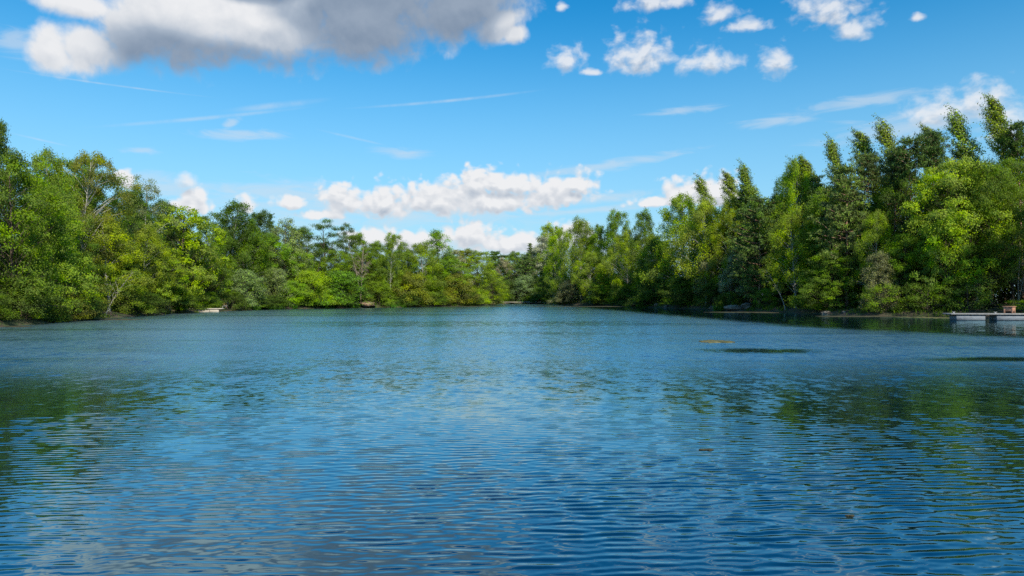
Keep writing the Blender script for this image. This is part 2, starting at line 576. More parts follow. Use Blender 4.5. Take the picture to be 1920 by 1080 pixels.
def calm_map(x, y):
    """0 = sheltered and smooth, 1 = ruffled by the wind"""
    n1 = 0.5 + 0.5 * np.sin(0.21 * y + 0.09 * x + 1.5 * np.sin(0.07 * x + 0.5))
    n2 = 0.5 + 0.5 * np.sin(0.55 * y - 0.12 * x + 2.0 * np.sin(0.11 * y))
    far = np.clip((y - 13.0 + 0.10 * x) / 12.0, 0, 1)
    far = far * far * (3 - 2 * far)
    return np.clip(far * (0.8 + 0.2 * n1) + 0.10 * n2 * (1 - far), 0, 1)


rough_w = calm_map(WX, WY)
fade = np.clip((62 - WY) / 25, 0, 1) * np.clip((WY + 8) / 8, 0, 1)
Z = np.zeros_like(WX)
# long-crested ripples running towards the camera, plus a finer chop where the wind reaches
for i in range(46):
    lam = 0.195 * math.exp(rngw.normal(0, 0.28))
    th = R(92) + rngw.normal(0.06, 0.11)
    k = 2 * math.pi / lam
    ph = rngw.uniform(0, 6.28)
    amp = 0.0034 * lam * (1 if lam < 0.27 else 0.6)
    env = 0.55 + 0.45 * np.sin(WX * rngw.uniform(.1, .5) + WY * rngw.uniform(.1, .6) + rngw.uniform(0, 6))
    bend = 0.35 * np.sin(WX * 0.16 + rngw.uniform(-.4, .4)) + 0.25 * np.sin(WX * 0.4 + WY * 0.15 + rngw.uniform(0, 6))
    Z += amp * env * np.sin(k * (math.cos(th) * WX + math.sin(th) * (WY + bend)) + ph)
CH = np.zeros_like(WX)
for i in range(40):
    lam = 0.14 * math.exp(rngw.normal(0, 0.28))
    th = R(75) + rngw.normal(0.0, 0.6)
    k = 2 * math.pi / lam
    CH += 0.0042 * lam * np.sin(k * (math.cos(th) * WX + math.sin(th) * WY) + rngw.uniform(0, 6.28))
# cat's-paws and calmer patches, and a second low train running across
patch = 0.85 + 0.28 * np.sin(WX * 0.33 + 1.7 * np.sin(WY * 0.21 + 0.6)) + 0.24 * np.sin(WY * 0.71 - WX * 0.19 + 1.2 * np.sin(WX * 0.4)) + 0.12 * np.sin(WX * 1.3 + WY * 1.9)
for lam, thd, am in ((0.25, 58, .0014), (0.31, 66, .0014), (0.22, 121, .0012), (0.38, 74, .0015)):
    k = 2 * math.pi / lam
    Z += am * lam * (1 + np.sin(WX * 0.23 + WY * 0.31 + lam * 40)) * np.sin(k * (math.cos(R(thd)) * WX + math.sin(R(thd)) * WY) + lam * 90)
Z *= np.clip(patch, 0.25, 1.4)
Z = (Z * (1 - 0.7 * rough_w) + CH * (0.30 + 0.70 * rough_w)) * fade
WV = np.stack([WX.ravel(), WY.ravel(), Z.ravel()], 1)
nyw, nxw = WX.shape
ii = (np.arange(nyw - 1)[:, None] * nxw + np.arange(nxw - 1)[None, :]).ravel()
WF = np.stack([ii, ii + 1, ii + nxw + 1, ii + nxw], 1)
m, b = new_mat('lake_water')
tcn = b.n('ShaderNodeTexCoord')
wx, wy, wz = b.sep(tcn.outputs['Object'])
vst = b.v('MULTIPLY', tcn.outputs['Object'], (0.55, 1.0, 1.0))
chop = b.noise(vst, 3.2, 5, 0.6).outputs['Fac']
chop2 = b.noise(vst, 0.9, 4, 0.55).outputs['Fac']
# wind streaks and the sheltered strip along the right bank
gust = b.noise(b.v('MULTIPLY', tcn.outputs['Object'], (0.018, 0.075, 1.0)), 1.0, 4, 0.55, 0.5).outputs['Fac']
farf = b.ramp(wy, 14, 34)
gst = b.ramp(gust, 0.34, 0.52, 0.72, 1.0)
# lee strip along the right bank, and two calm slicks
wig = b.m('MULTIPLY', b.m('SUBTRACT', chop2, 0.5), 9.0)
la = b.m('DIVIDE', b.m('ADD', b.m('MULTIPLY_ADD', wx, 1.9, wy), -121.0), 1.6)
lb = b.m('DIVIDE', b.m('ADD', b.m('MULTIPLY_ADD', wx, 12.6, wy), -425.0), 10.0)
lee = b.ramp(b.m('ADD', b.m('MINIMUM', la, lb), wig), -5.0, 5.0, 1.0, 0.10)


def slick(cx_, cy_, hw, hd):
    q_ = b.v('MULTIPLY', b.v('SUBTRACT', tcn.outputs['Object'], (cx_, cy_, 0)), (1 / hw, 1 / hd, 0.0))
    return b.ramp(b.m('ADD', b.v('LENGTH', q_, out=1), b.m('MULTIPLY', wig, 0.09)), 0.3, 1.25, 0.3, 1.0)


lee = b.m('MULTIPLY', b.m('MULTIPLY', lee, slick(13.6, 37.4, 3.8, 2.1)), slick(24.5, 32.4, 5.6, 1.4))
side = b.ramp(b.m('DIVIDE', b.m('ABSOLUTE', b.m('ADD', wx, 3.0)), b.m('MAXIMUM', wy, 5.0)), 0.12, 0.5, 0.66, 1.15)
ruff = b.m('MULTIPLY', b.m('MULTIPLY', farf, gst), lee)
# wind chop too fine for the mesh: random facet slopes, steeper where the wind reaches
chc = b.noise(vst, 4.5, 3, 0.6).outputs['Color']
grp = b.noise(b.v('MULTIPLY', tcn.outputs['Object'], (1.0, 0.42, 1.0)), 1.5, 3, 0.65).outputs['Color']
chm = b.v('ADD', b.v('SUBTRACT', chc, (0.5, 0.5, 0.5)), b.v('MULTIPLY', b.v('SUBTRACT', grp, (0.5, 0.5, 0.5)), (0.5, 0.8, 0.0)))
slope = b.v('SCALE', b.v('MULTIPLY', chm, (0.8, 1.0, 0.0)))
b.put(slope.node.inputs[3], b.m('MULTIPLY_ADD', b.m('MULTIPLY', ruff, side), 0.7, 0.05))
geo_n = b.n('ShaderNodeNewGeometry')
nrm = b.v('NORMALIZE', b.v('ADD', geo_n.outputs['Normal'], slope))
rgh = b.m('MULTIPLY_ADD', b.m('MULTIPLY', ruff, side), 0.24, 0.04)
fr = b.n('ShaderNodeFresnel')
fr.inputs['IOR'].default_value = 1.333
b.put(fr.inputs['Normal'], nrm)
gl = b.n('ShaderNodeBsdfGlossy')
gl.inputs['Color'].default_value = (0.62, 0.92, 1.0, 1)
b.put(gl.inputs['Roughness'], rgh)
b.put(gl.inputs['Normal'], nrm)
body = b.n('ShaderNodeBsdfDiffuse')
body.inputs['Color'].default_value = (0.001, 0.009, 0.018, 1)
mxw = b.n('ShaderNodeMixShader')
b.put(mxw.inputs[0], b.m('POWER', fr.outputs[0], 0.54))
b.put(mxw.inputs[1], body.outputs[0])
b.put(mxw.inputs[2], gl.outputs[0])
o = b.n('ShaderNodeOutputMaterial')
b.put(o.inputs[0], mxw.outputs[0])
wobj = link('lake_water', mesh_from('lake_water', WV, WF.ravel(), np.full(len(WF), 4), m, True))
wobj['kind'] = 'structure'

# ------------------------------------------------------------------ foliage builders
def unit(v):
    return v / (np.linalg.norm(v, axis=-1, keepdims=True) + 1e-9)


def leaf_mesh(name, C, N, T, L, W, mat, rnd, tint):
    """rhombic leaf faces: centre, normal, long axis, length, width"""
    N = unit(N)
    T = unit(T - N * np.sum(T * N, 1)[:, None])
    B = np.cross(N, T)
    l = np.asarray(L)[:, None] * 0.5
    w = np.asarray(W)[:, None] * 0.5
    V = np.stack([C - T * l, C + B * w - T * l * 0.15, C + T * l, C - B * w - T * l * 0.15], 1).reshape(-1, 3)
    n = len(C)
    return mesh_from(name, V, np.arange(4 * n), np.full(n, 4), mat, False, {'rnd': rnd, 'tint': tint})


def limb(geo, rng, a, b, r0, r1, sag=0.1, n=5, sides=5):
    a, b = np.asarray(a, float), np.asarray(b, float)
    L = np.linalg.norm(b - a)
    t = np.linspace(0, 1, n)[:, None]
    p = a + (b - a) * t
    j = rng.normal(0, 0.035 * L, (n, 3)) * np.sin(t * math.pi)
    j[:, 2] += sag * L * np.sin(t[:, 0] * math.pi)
    geo.tube(p + j, r0 + (r1 - r0) * t[:, 0], sides)


def trunk_curve(rng, H, lean=(0, 0), wobble=0.02, n=12):
    t = np.linspace(0, 1, n)
    x = lean[0] * H * t ** 1.5 + np.cumsum(rng.normal(0, wobble * H / n * 2, n))
    y = lean[1] * H * t ** 1.5 + np.cumsum(rng.normal(0, wobble * H / n * 2, n))
    x -= x[0]
    y -= y[0]
    return np.stack([x, y, t * H], 1)


def on_curve(P, z):
    return np.array([np.interp(z, P[:, 2], P[:, 0]), np.interp(z, P[:, 2], P[:, 1]), z])


def envelope(kind, u):
    """crown radius (0-1) against height fraction inside the crown"""
    u = np.clip(u, 0, 1)
    if kind == 'round':
        return np.sqrt(np.clip(1 - (2 * u - 0.85) ** 2 / 1.35, 0.02, 1))
    if kind == 'tall':
        return np.clip(np.sin(np.pi * (0.12 + 0.86 * u ** 0.9)) ** 0.7, 0.05, 1)
    if kind == 'cone':
        return 0.06 + 0.94 * (1 - u) ** 0.85
    if kind == 'column':
        return np.clip(np.sin(np.pi * (0.06 + 0.9 * u)) ** 0.45, 0.08, 1)
    if kind == 'flame':
        return np.where(u < 0.3, 0.75 + 0.25 * u / 0.3, np.clip(1 - np.clip((u - 0.3) / 0.7, 0, 1) ** 1.05, 0.04, 1))
    if kind == 'dome':
        return np.sqrt(np.clip(1 - u ** 2.2, 0.02, 1))
    return np.ones_like(u)


def make_broad(name, seed, H=16.0, Wd=10.0, z0=0.12, env='round', nb_=70, sprays=13, leaves=22, leaf=0.26, bough=1.25, droop=0.0,
               flat=0.65, bark=None, mat=None, lean=(0, 0), spread=0.36, limb_r=0.07, trunk_r=0.2, skew=0.0, sliver=0.0, hollow=0.35, up=0.55, fork=0):
    rng = np.random.default_rng(seed)
    TC = trunk_curve(rng, H * 0.93, lean)
    if skew > 0:
        uu = np.clip((TC[:, 2] / H - z0) / (1 - z0), 0, 1)
        TC[:, 0] -= skew * H * uu ** 2 + Wd * 0.42 * (1 - envelope(env, uu)) * (uu > 0.3)
    geo = Geo()
    tt = np.linspace(0, 1, len(TC))
    geo.tube(TC, trunk_r * (1.0 - 0.9 * tt) + 0.02 + trunk_r * 0.5 * np.exp(-tt * 18), 8)
    ph = rng.uniform(0, 6.28, 6)
    Cs, Ns, Ts, Ls, Ws, rn, ti = [], [], [], [], [], [], []
    ga = rng.uniform(0, 6.28)
    heads = []
    for i in range(nb_):
        u = (i + rng.uniform(0, 1)) / nb_
        u = u ** 0.9
        a = ga + i * 2.39996 + rng.normal(0, 0.3)
        lobes = 1 + 0.2 * math.sin(2 * a + ph[0] + 5 * u) + 0.16 * math.sin(3 * a + ph[1] - 7 * u) + 0.13 * math.sin(9 * u + ph[2] + a)
        er = envelope(env, np.array(u)) * Wd / 2 * (lobes if skew == 0 else 1 + 1.5 * (lobes - 1))
        rr = er * (hollow + (1 - hollow) * math.sqrt(rng.uniform(0.05, 1)))
        rr *= rng.uniform(0.82, 1.2) if skew == 0 else rng.uniform(0.7, 1.4)
        z = H * (z0 + (1 - z0) * u) - bough * 0.35 + rng.normal(0, 0.25)
        base = on_curve(TC, min(z, H * 0.92))
        c = np.array([base[0] + rr * math.cos(a), base[1] + rr * math.sin(a), z])
        heads.append(c)
        za = max(H * z0 * 0.6, z - rr * (0.55 + 0.5 * rng.uniform()) - 0.4)
        st = on_curve(TC, min(za, H * 0.9))
        limb(geo, rng, st, c, limb_r * (0.5 + 0.09 * rr) * (1.15 - 0.6 * u), 0.012, 0.06 if droop < .3 else 0.14)
        bs = bough * rng.uniform(0.6, 1.35) * (0.75 + 0.5 * er / (Wd / 2) if skew == 0 else 0.3 + 0.8 * er / (Wd / 2))
        ns = max(3, int(sprays * rng.uniform(0.65, 1.25)))
        d = unit(rng.normal(0, 1, (ns, 3)) + np.array([0.5 * math.cos(a), 0.5 * math.sin(a), up]))
        sc = c + d * np.array([bs, bs, bs * flat]) * rng.uniform(0.45, 1.0, (ns, 1))
        if skew > 0:
            stk = rng.uniform(-1, 1, (ns, 1))
            sc = sc + stk * np.array([-0.75, 0, 0.6])
        bt = np.clip(rng.normal(0.5, 0.16 if skew == 0 else 0.24), 0, 1)
        for s in range(ns):
            nl_ = max(4, int(leaves * 1.45 * rng.uniform(0.6, 1.4)))
            q = rng.normal(0, 1, (nl_, 3)) * np.array([spread, spread, spread * 0.6]) * (0.7 if skew > 0 else 1.0)
            if droop > 0:
                q[:, 2] -= rng.uniform(0, 1, nl_) * droop * (0.6 + 0.8 * rng.uniform())
                q[:, :2] *= 0.75
            if skew > 0:
                sh = rng.uniform(-1, 1, nl_)
                q[:, 0] -= sh * 0.8
                q[:, 2] = q[:, 2] * 0.6 + sh * 0.6
            P_ = sc[s] + q
            Cs.append(P_)
            nrm = unit(P_ - c) * 0.7 + rng.normal(0, 0.42, (nl_, 3)) + np.array([0, 0, 0.35])
            Ns.append(nrm)
            tg = rng.normal(0, 1, (nl_, 3))
            if droop > 0:
                tg += np.array([0, 0, -1.3])
            if skew > 0:
                tg += np.array([-2.2, 0, 1.1])
            Ts.append(tg)
            Ls.append(leaf * 0.84 * rng.uniform(0.65, 1.35, nl_))
            Ws.append(leaf * 0.84 * rng.uniform(0.45, 0.75, nl_))
            rn.append(rng.uniform(0, 1, nl_))
            tv = np.clip(bt + rng.normal(0, 0.14) + rng.normal(0, 0.08, nl_), 0, 1.2)
            if sliver > 0:
                tv = np.where(rng.uniform(0, 1, nl_) < sliver, rng.uniform(1.2, 1.9, nl_), tv * 0.8)
            ti.append(tv)
    C = np.concatenate(Cs)
    keep = C[:, 2] > 0.15
    crown = leaf_mesh(name + '_crown', C[keep], np.concatenate(Ns)[keep], np.concatenate(Ts)[keep], np.concatenate(Ls)[keep],
                      np.concatenate(Ws)[keep], mat or M_LEAF, np.concatenate(rn)[keep], np.concatenate(ti)[keep])
    trunk = geo.mesh(name + '_trunk', bark or M_BARK, True)
    return dict(trunk=trunk, crown=crown, H=H, W=Wd)


def make_conifer(name, seed, H=18.0, Wd=7.0, z0=0.35, env='cone', whorls=16, per=6, tufts=14, needles=16, nl_len=0.42, pad=0.9, bark=None,
                 trunk_r=0.2, rise=0.15, lean=(0, 0), dead=0, flat=0.32, irregular=0.35):
    rng = np.random.default_rng(seed)
    TC = trunk_curve(rng, H * 0.99, lean, 0.012)
    tt = np.linspace(0, 1, len(TC))
    geo = Geo()
    geo.tube(TC, trunk_r * (1 - 0.92 * tt) + 0.02, 8)
    Cs, Ns, Ts, Ls, Ws, rn, ti = [], [], [], [], [], [], []
    for k in range(dead):
        z = H * rng.uniform(z0 * 0.5, z0 * 1.08)
        a = rng.uniform(0, 6.28)
        r = rng.uniform(0.8, 2.4)
        st = on_curve(TC, z)
        limb(geo, rng, st, st + np.array([r * math.cos(a), r * math.sin(a), rng.uniform(-.5, .4)]), 0.045, 0.01, 0.02)
    for i in range(whorls):
        u = (i + 0.5 * rng.uniform()) / whorls
        z = H * (z0 + (1 - z0) * u)
        er = envelope(env, np.array(u)) * Wd / 2
        a0 = rng.uniform(0, 6.28)
        for j in range(per):
            a = a0 + 2 * math.pi * j / per + rng.normal(0, 0.22)
            r = er * rng.uniform(1 - irregular, 1.1)
            st = on_curve(TC, z)
            tip = st + np.array([r * math.cos(a), r * math.sin(a), rise * r + rng.normal(0, 0.2)])
            limb(geo, rng, st, tip, 0.03 + 0.012 * r, 0.012, -0.04)
            nt_ = max(3, int(tufts * (0.35 + 0.65 * r / (Wd / 2))))
            f = rng.uniform(0.3, 1.05, nt_)
            ctr = st + (tip - st) * f[:, None]
            wd = pad * (0.35 + 0.5 * f)
            ctr[:, :2] += rng.normal(0, 1, (nt_, 2)) * wd[:, None] * 0.55
            ctr[:, 2] += rng.normal(0.05, 1, nt_) * pad * flat * 0.5
            bt = np.clip(rng.normal(0.5, 0.17), 0, 1)
            for s in range(nt_):
                n_ = max(5, int(needles * rng.uniform(0.7, 1.3)))
                dn = unit(rng.normal(0, 0.75, (n_, 3)) + np.array([0.35 * math.cos(a), 0.35 * math.sin(a), 0.75]))
                P_ = ctr[s] + dn * nl_len * 0.45 + rng.normal(0, 0.10, (n_, 3)) * np.array([1.6, 1.6, 0.8])
                Cs.append(P_)
                Ts.append(dn)
                Ns.append(rng.normal(0, 0.6, (n_, 3)) + np.array([0, 0, 0.5]))
                Ls.append(nl_len * rng.uniform(0.7, 1.3, n_))
                Ws.append(nl_len * rng.uniform(0.2, 0.36, n_))
                rn.append(rng.uniform(0, 1, n_))
                ti.append(np.clip(bt + rng.normal(0, 0.15) + rng.normal(0, 0.12, n_), 0, 1.2))
    crown = leaf_mesh(name + '_crown', np.concatenate(Cs), np.concatenate(Ns), np.concatenate(Ts), np.concatenate(Ls),
                      np.concatenate(Ws), M_NEEDLE, np.concatenate(rn), np.concatenate(ti))
    return dict(trunk=geo.mesh(name + '_trunk', bark or M_PINEBARK, True), crown=crown, H=H, W=Wd)


def make_bare(name, seed, H=9.0, Wd=8.0, n=26, bark=None, lean=(0, 0), droop=0.0, trunk_r=0.13, multi=1, twigs=7):
    rng = np.random.default_rng(seed)
    geo = Geo()
    for k in range(multi):
        ln = (lean[0] + (rng.normal(0, 0.22) if multi > 1 else 0), lean[1] + (rng.normal(0, 0.15) if multi > 1 else 0))
        TC = trunk_curve(rng, H * (1 if k == 0 else rng.uniform(0.7, 1)), ln, 0.03)
        tt = np.linspace(0, 1, len(TC))
        geo.tube(TC, trunk_r * (1 - 0.9 * tt) + 0.015, 7)
        for i in range(n // multi):
            u = rng.uniform(0.3, 0.98)
            a = rng.uniform(0, 6.28)
            st = on_curve(TC, TC[-1, 2] * u)
            L = Wd / 2 * rng.uniform(0.45, 1.0) * (1.25 - u)
            e_ = st + np.array([L * math.cos(a), L * math.sin(a), L * rng.uniform(0.3, 1.1) * (1 - 1.6 * droop)])
            limb(geo, rng, st, e_, trunk_r * 0.4 * (1.1 - u) + 0.015, 0.012, 0.12)
            for q in range(twigs):
                f = rng.uniform(0.35, 1.0)
                s2 = st + (e_ - st) * f
                d = unit(rng.normal(0, 0.7, 3) + unit(e_ - st) + np.array([0, 0, -1.6 * droop]))
                limb(geo, rng, s2, s2 + d * L * rng.uniform(0.2, 0.5), 0.018, 0.006, 0.05, 4, 3)
    return dict(trunk=geo.mesh(name + '_trunk', bark or M_DEAD, True), crown=None, H=H, W=Wd)


# ------------------------------------------------------------------ the kinds that grow here
K = {}
K['birch1'] = make_broad('birch', 11, 18, 8.5, 0.18, 'tall', 88, 13, 24, 0.235, 1.0, 0.95, 0.8, M_BIRCH, spread=0.32, limb_r=0.055, trunk_r=0.15, hollow=0.3)
K['birch2'] = make_broad('birch', 12, 17, 7.5, 0.24, 'tall', 74, 12, 24, 0.235, 1.0, 1.1, 0.8, M_BIRCH, lean=(0.05, 0.02), spread=0.32, limb_r=0.055, trunk_r=0.14, hollow=0.3)
K['birch3'] = make_broad('birch', 13, 19, 6.5, 0.2, 'tall', 70, 12, 24, 0.235, 0.95, 0.9, 0.8, M_BIRCH, lean=(-0.04, 0.03), spread=0.32, limb_r=0.055, trunk_r=0.14, hollow=0.25)
K['limbbirch'] = make_broad('birch', 14, 20, 10.5, 0.26, 'round', 72, 13, 22, 0.23, 1.0, 0.6, 0.8, M_BIRCH, lean=(0.07, 0.0), spread=0.33, limb_r=0.085, trunk_r=0.19, hollow=0.33)
K['sparse'] = make_broad('sparse_birch', 15, 19, 5.5, 0.3, 'tall', 40, 9, 17, 0.21, 0.85, 0.3, 0.8, M_BIRCH, spread=0.3, limb_r=0.065, trunk_r=0.13, hollow=0.3)
K['leanbirch'] = make_broad('leaning_birch', 16, 8, 3.6, 0.5, 'tall', 16, 7, 15, 0.2, 0.6, 0.4, 0.8, M_BIRCH, lean=(0.5, 0.0), spread=0.28, limb_r=0.04, trunk_r=0.06, hollow=0.3)
K['broad1'] = make_broad('broadleaf', 21, 17, 12, 0.06, 'round', 92, 14, 22, 0.27, 1.35, 0, 0.6)
K['broad2'] = make_broad('broadleaf', 22, 18, 10.5, 0.06, 'tall', 84, 14, 22, 0.26, 1.25, 0, 0.6)
K['broad3'] = make_broad('broadleaf', 23, 15, 11, 0.04, 'dome', 90, 13, 22, 0.27, 1.25, 0, 0.6)
K['maple'] = make_broad('maple', 24, 16, 11, 0.07, 'round', 70, 12, 19, 0.36, 1.5, 0.15, 0.5, up=0.8)
K['upright'] = make_broad('upright_tree', 25, 17, 6.5, 0.06, 'tall', 66, 12, 20, 0.27, 0.85, 0, 1.5, up=0.9)
K['robinia'] = make_broad('robinia', 26, 19, 7.0, 0.45, 'round', 24, 12, 24, 0.24, 1.25, 0, 0.38, hollow=0.6, limb_r=0.1, trunk_r=0.2)
K['high1'] = make_broad('broadleaf', 27, 17, 12, 0.24, 'round', 84, 14, 22, 0.27, 1.3, 0, 0.6, trunk_r=0.22)
K['high2'] = make_broad('broadleaf', 28, 18, 10.5, 0.24, 'tall', 78, 14, 22, 0.26, 1.25, 0, 0.6, trunk_r=0.2)
K['poplar1'] = make_broad('poplar', 31, 24, 6.2, 0.30, 'flame', 84, 11, 19, 0.28, 0.72, 0, 0.9, skew=0.07, sliver=0.38, hollow=0.2, mat=M_SILVER, trunk_r=0.24)
K['poplar2'] = make_broad('poplar', 32, 23, 5.4, 0.30, 'flame', 72, 11, 19, 0.28, 0.68, 0, 0.9, skew=0.10, sliver=0.34, hollow=0.2, mat=M_SILVER, trunk_r=0.22)
K['willow1'] = make_broad('willow', 41, 10, 7, 0.05, 'dome', 60, 12, 22, 0.24, 1.0, 0.45, 0.8, mat=M_SILVER, sliver=0.18)
K['willow2'] = make_broad('willow', 42, 14, 7.5, 0.2, 'tall', 52, 11, 20, 0.24, 1.0, 0.4, 0.8, mat=M_SILVER, sliver=0.2)
K['white1'] = make_broad('white_poplar', 43, 16, 7.5, 0.10, 'tall', 62, 12, 20, 0.28, 1.0, 0, 0.7, mat=M_SILVER, sliver=0.42)
K['shrub1'] = make_broad('shrub', 51, 5.5, 6.5, 0.0, 'dome', 60, 11, 20, 0.22, 0.75, 0, 0.7, limb_r=0.05, trunk_r=0.08)
K['shrub2'] = make_broad('shrub', 52, 6.5, 5.5, 0.0, 'dome', 54, 11, 20, 0.22, 0.75, 0, 0.8, limb_r=0.05, trunk_r=0.08)
K['shrub3'] = make_broad('shrub', 53, 4.0, 6.0, 0.0, 'dome', 46, 10, 19, 0.21, 0.65, 0.15, 0.6, limb_r=0.05, trunk_r=0.06)
K['shrub4'] = make_broad('open_shrub', 54, 5.0, 6.0, 0.1, 'round', 30, 8, 17, 0.22, 0.7, 0, 0.6, limb_r=0.06, trunk_r=0.07)
K['pine1'] = make_conifer('pine', 61, 22, 7.0, 0.76, 'column', 8, 6, 13, 15, 0.42, 0.95, trunk_r=0.27, dead=60)
K['pine2'] = make_conifer('pine', 62, 21, 6.2, 0.78, 'column', 7, 6, 13, 15, 0.42, 0.95, trunk_r=0.25, dead=60)
K['bushpine1'] = make_conifer('bushy_pine', 63, 17, 10.5, 0.08, 'tall', 19, 7, 16, 15, 0.42, 1.15, trunk_r=0.24, rise=0.22)
K['bushpine2'] = make_conifer('bushy_pine', 64, 17, 9.5, 0.10, 'tall', 17, 7, 16, 15, 0.42, 1.15, trunk_r=0.22, rise=0.28)
K['spruce'] = make_conifer('spruce', 65, 20, 7.0, 0.1, 'cone', 26, 7, 9, 13, 0.36, 0.6, rise=-0.12, trunk_r=0.2, bark=M_BARK)
K['bare1'] = make_bare('bare_tree', 71, 9, 8, 30, lean=(0.05, 0), multi=3, twigs=8)
K['bare2'] = make_bare('bare_trunks', 72, 9, 2.6, 18, bark=M_BARK, multi=4, twigs=4, trunk_r=0.11)
K['bare3'] = make_bare('twiggy_tree', 73, 9, 6.5, 34, lean=(-0.08, 0), droop=0.55, multi=2, twigs=14)

NAME = {'birch1': 'birch_tree', 'birch2': 'birch_tree', 'birch3': 'birch_tree', 'limbbirch': 'birch_tree', 'sparse': 'birch_tree', 'leanbirch': 'birch_tree',
        'broad1': 'broadleaf_tree', 'broad2': 'broadleaf_tree', 'broad3': 'broadleaf_tree', 'maple': 'maple_tree', 'upright': 'broadleaf_tree',
        'high1': 'broadleaf_tree', 'high2': 'broadleaf_tree', 'robinia': 'locust_tree', 'poplar1': 'poplar_tree', 'poplar2': 'poplar_tree', 'willow1': 'willow_shrub', 'willow2': 'willow_tree', 'white1': 'white_poplar_tree',
        'shrub1': 'shrub', 'shrub2': 'shrub', 'shrub3': 'shrub', 'shrub4': 'shrub', 'pine1': 'pine_tree', 'pine2': 'pine_tree', 'bushpine1': 'pine_tree',
        'bushpine2': 'pine_tree', 'spruce': 'spruce_tree', 'bare1': 'bare_tree', 'bare2': 'bare_tree', 'bare3': 'bare_tree'}

# foliage base colours; pinelit is the pine tone with sunlight put into it
LEAF_GAIN = 2.45
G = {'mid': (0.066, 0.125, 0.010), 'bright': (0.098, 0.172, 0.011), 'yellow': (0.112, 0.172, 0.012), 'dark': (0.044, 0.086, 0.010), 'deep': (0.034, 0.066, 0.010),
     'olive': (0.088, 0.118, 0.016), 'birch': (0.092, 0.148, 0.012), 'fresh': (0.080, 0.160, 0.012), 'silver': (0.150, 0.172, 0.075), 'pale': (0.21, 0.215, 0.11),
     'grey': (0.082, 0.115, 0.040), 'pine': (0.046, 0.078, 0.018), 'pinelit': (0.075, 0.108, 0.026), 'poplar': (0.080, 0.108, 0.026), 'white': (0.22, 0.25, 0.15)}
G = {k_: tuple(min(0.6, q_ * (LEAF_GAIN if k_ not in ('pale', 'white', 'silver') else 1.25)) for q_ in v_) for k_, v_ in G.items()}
PROTO = {}
rs = random.Random(3)


def plant(kind, px, Y, top, w, tint, label, group=None, rz=None, tilt=None, cat=None):
    """copy one kind to where its foot stands: bearing of photo column px, Y metres out, crown top seen at row top, crown w columns wide"""
    k = K[kind]
    x = (px - 960) / F * Y
    z = tz(x, Y)
    if kind.startswith(('shrub', 'willow1')) and lake_sd(np.array([[x, Y]]))[0] < 0.5:
        z = max(z, 0.05)
    H = (HOR - top) / F * Y + CAM_H - z
    Wd = w / F * Y
    name = NAME[kind]
    root = bpy.data.objects.new(name, None)
    COL.objects.link(root)
    root.empty_display_size = 0.5
    root.location = (x, Y, z - 0.1)
    tl = tilt or (rs.uniform(-1.5, 1.5), rs.uniform(-1.5, 1.5))
    if rz is None:
        rz = rs.uniform(0, 360) if kind not in ('poplar1', 'poplar2') else rs.uniform(-25, 25)
    root.rotation_euler = (R(tl[0]), R(tl[1]), R(rz))
    sw = Wd / k['W']
    root.scale = (sw, sw, H / k['H'])
    tag(root, label, cat or ('shrub' if 'shrub' in name else 'tree'), group)
    for part in ('trunk', 'crown'):
        if k[part] is None:
            continue
        pn = part if name not in ('shrub', 'willow_shrub') else {'trunk': 'stem', 'crown': 'foliage'}[part]
        key = (kind, part)
        if key not in PROTO:
            PROTO[key] = bpy.data.objects.new(pn, k[part])
            o_ = PROTO[key]
        else:
            o_ = PROTO[key].copy()
            o_.name = pn
        COL.objects.link(o_)
        o_.parent = root
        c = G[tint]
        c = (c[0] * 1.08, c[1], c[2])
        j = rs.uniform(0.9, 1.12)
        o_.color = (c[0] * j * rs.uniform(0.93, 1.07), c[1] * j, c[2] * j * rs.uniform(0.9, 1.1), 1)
    return root

# ------------------------------------------------------------------ what stands along the banks
SXL = np.array([q[0] for q in SHORE_PX + SHORE_PXR], float)
SYL = np.array([ground_pt(*q)[1] for q in SHORE_PX + SHORE_PXR])


def shore(px):
    if 925 < px < 1050:
        return 268.0
    return float(np.interp(px, SXL, SYL))


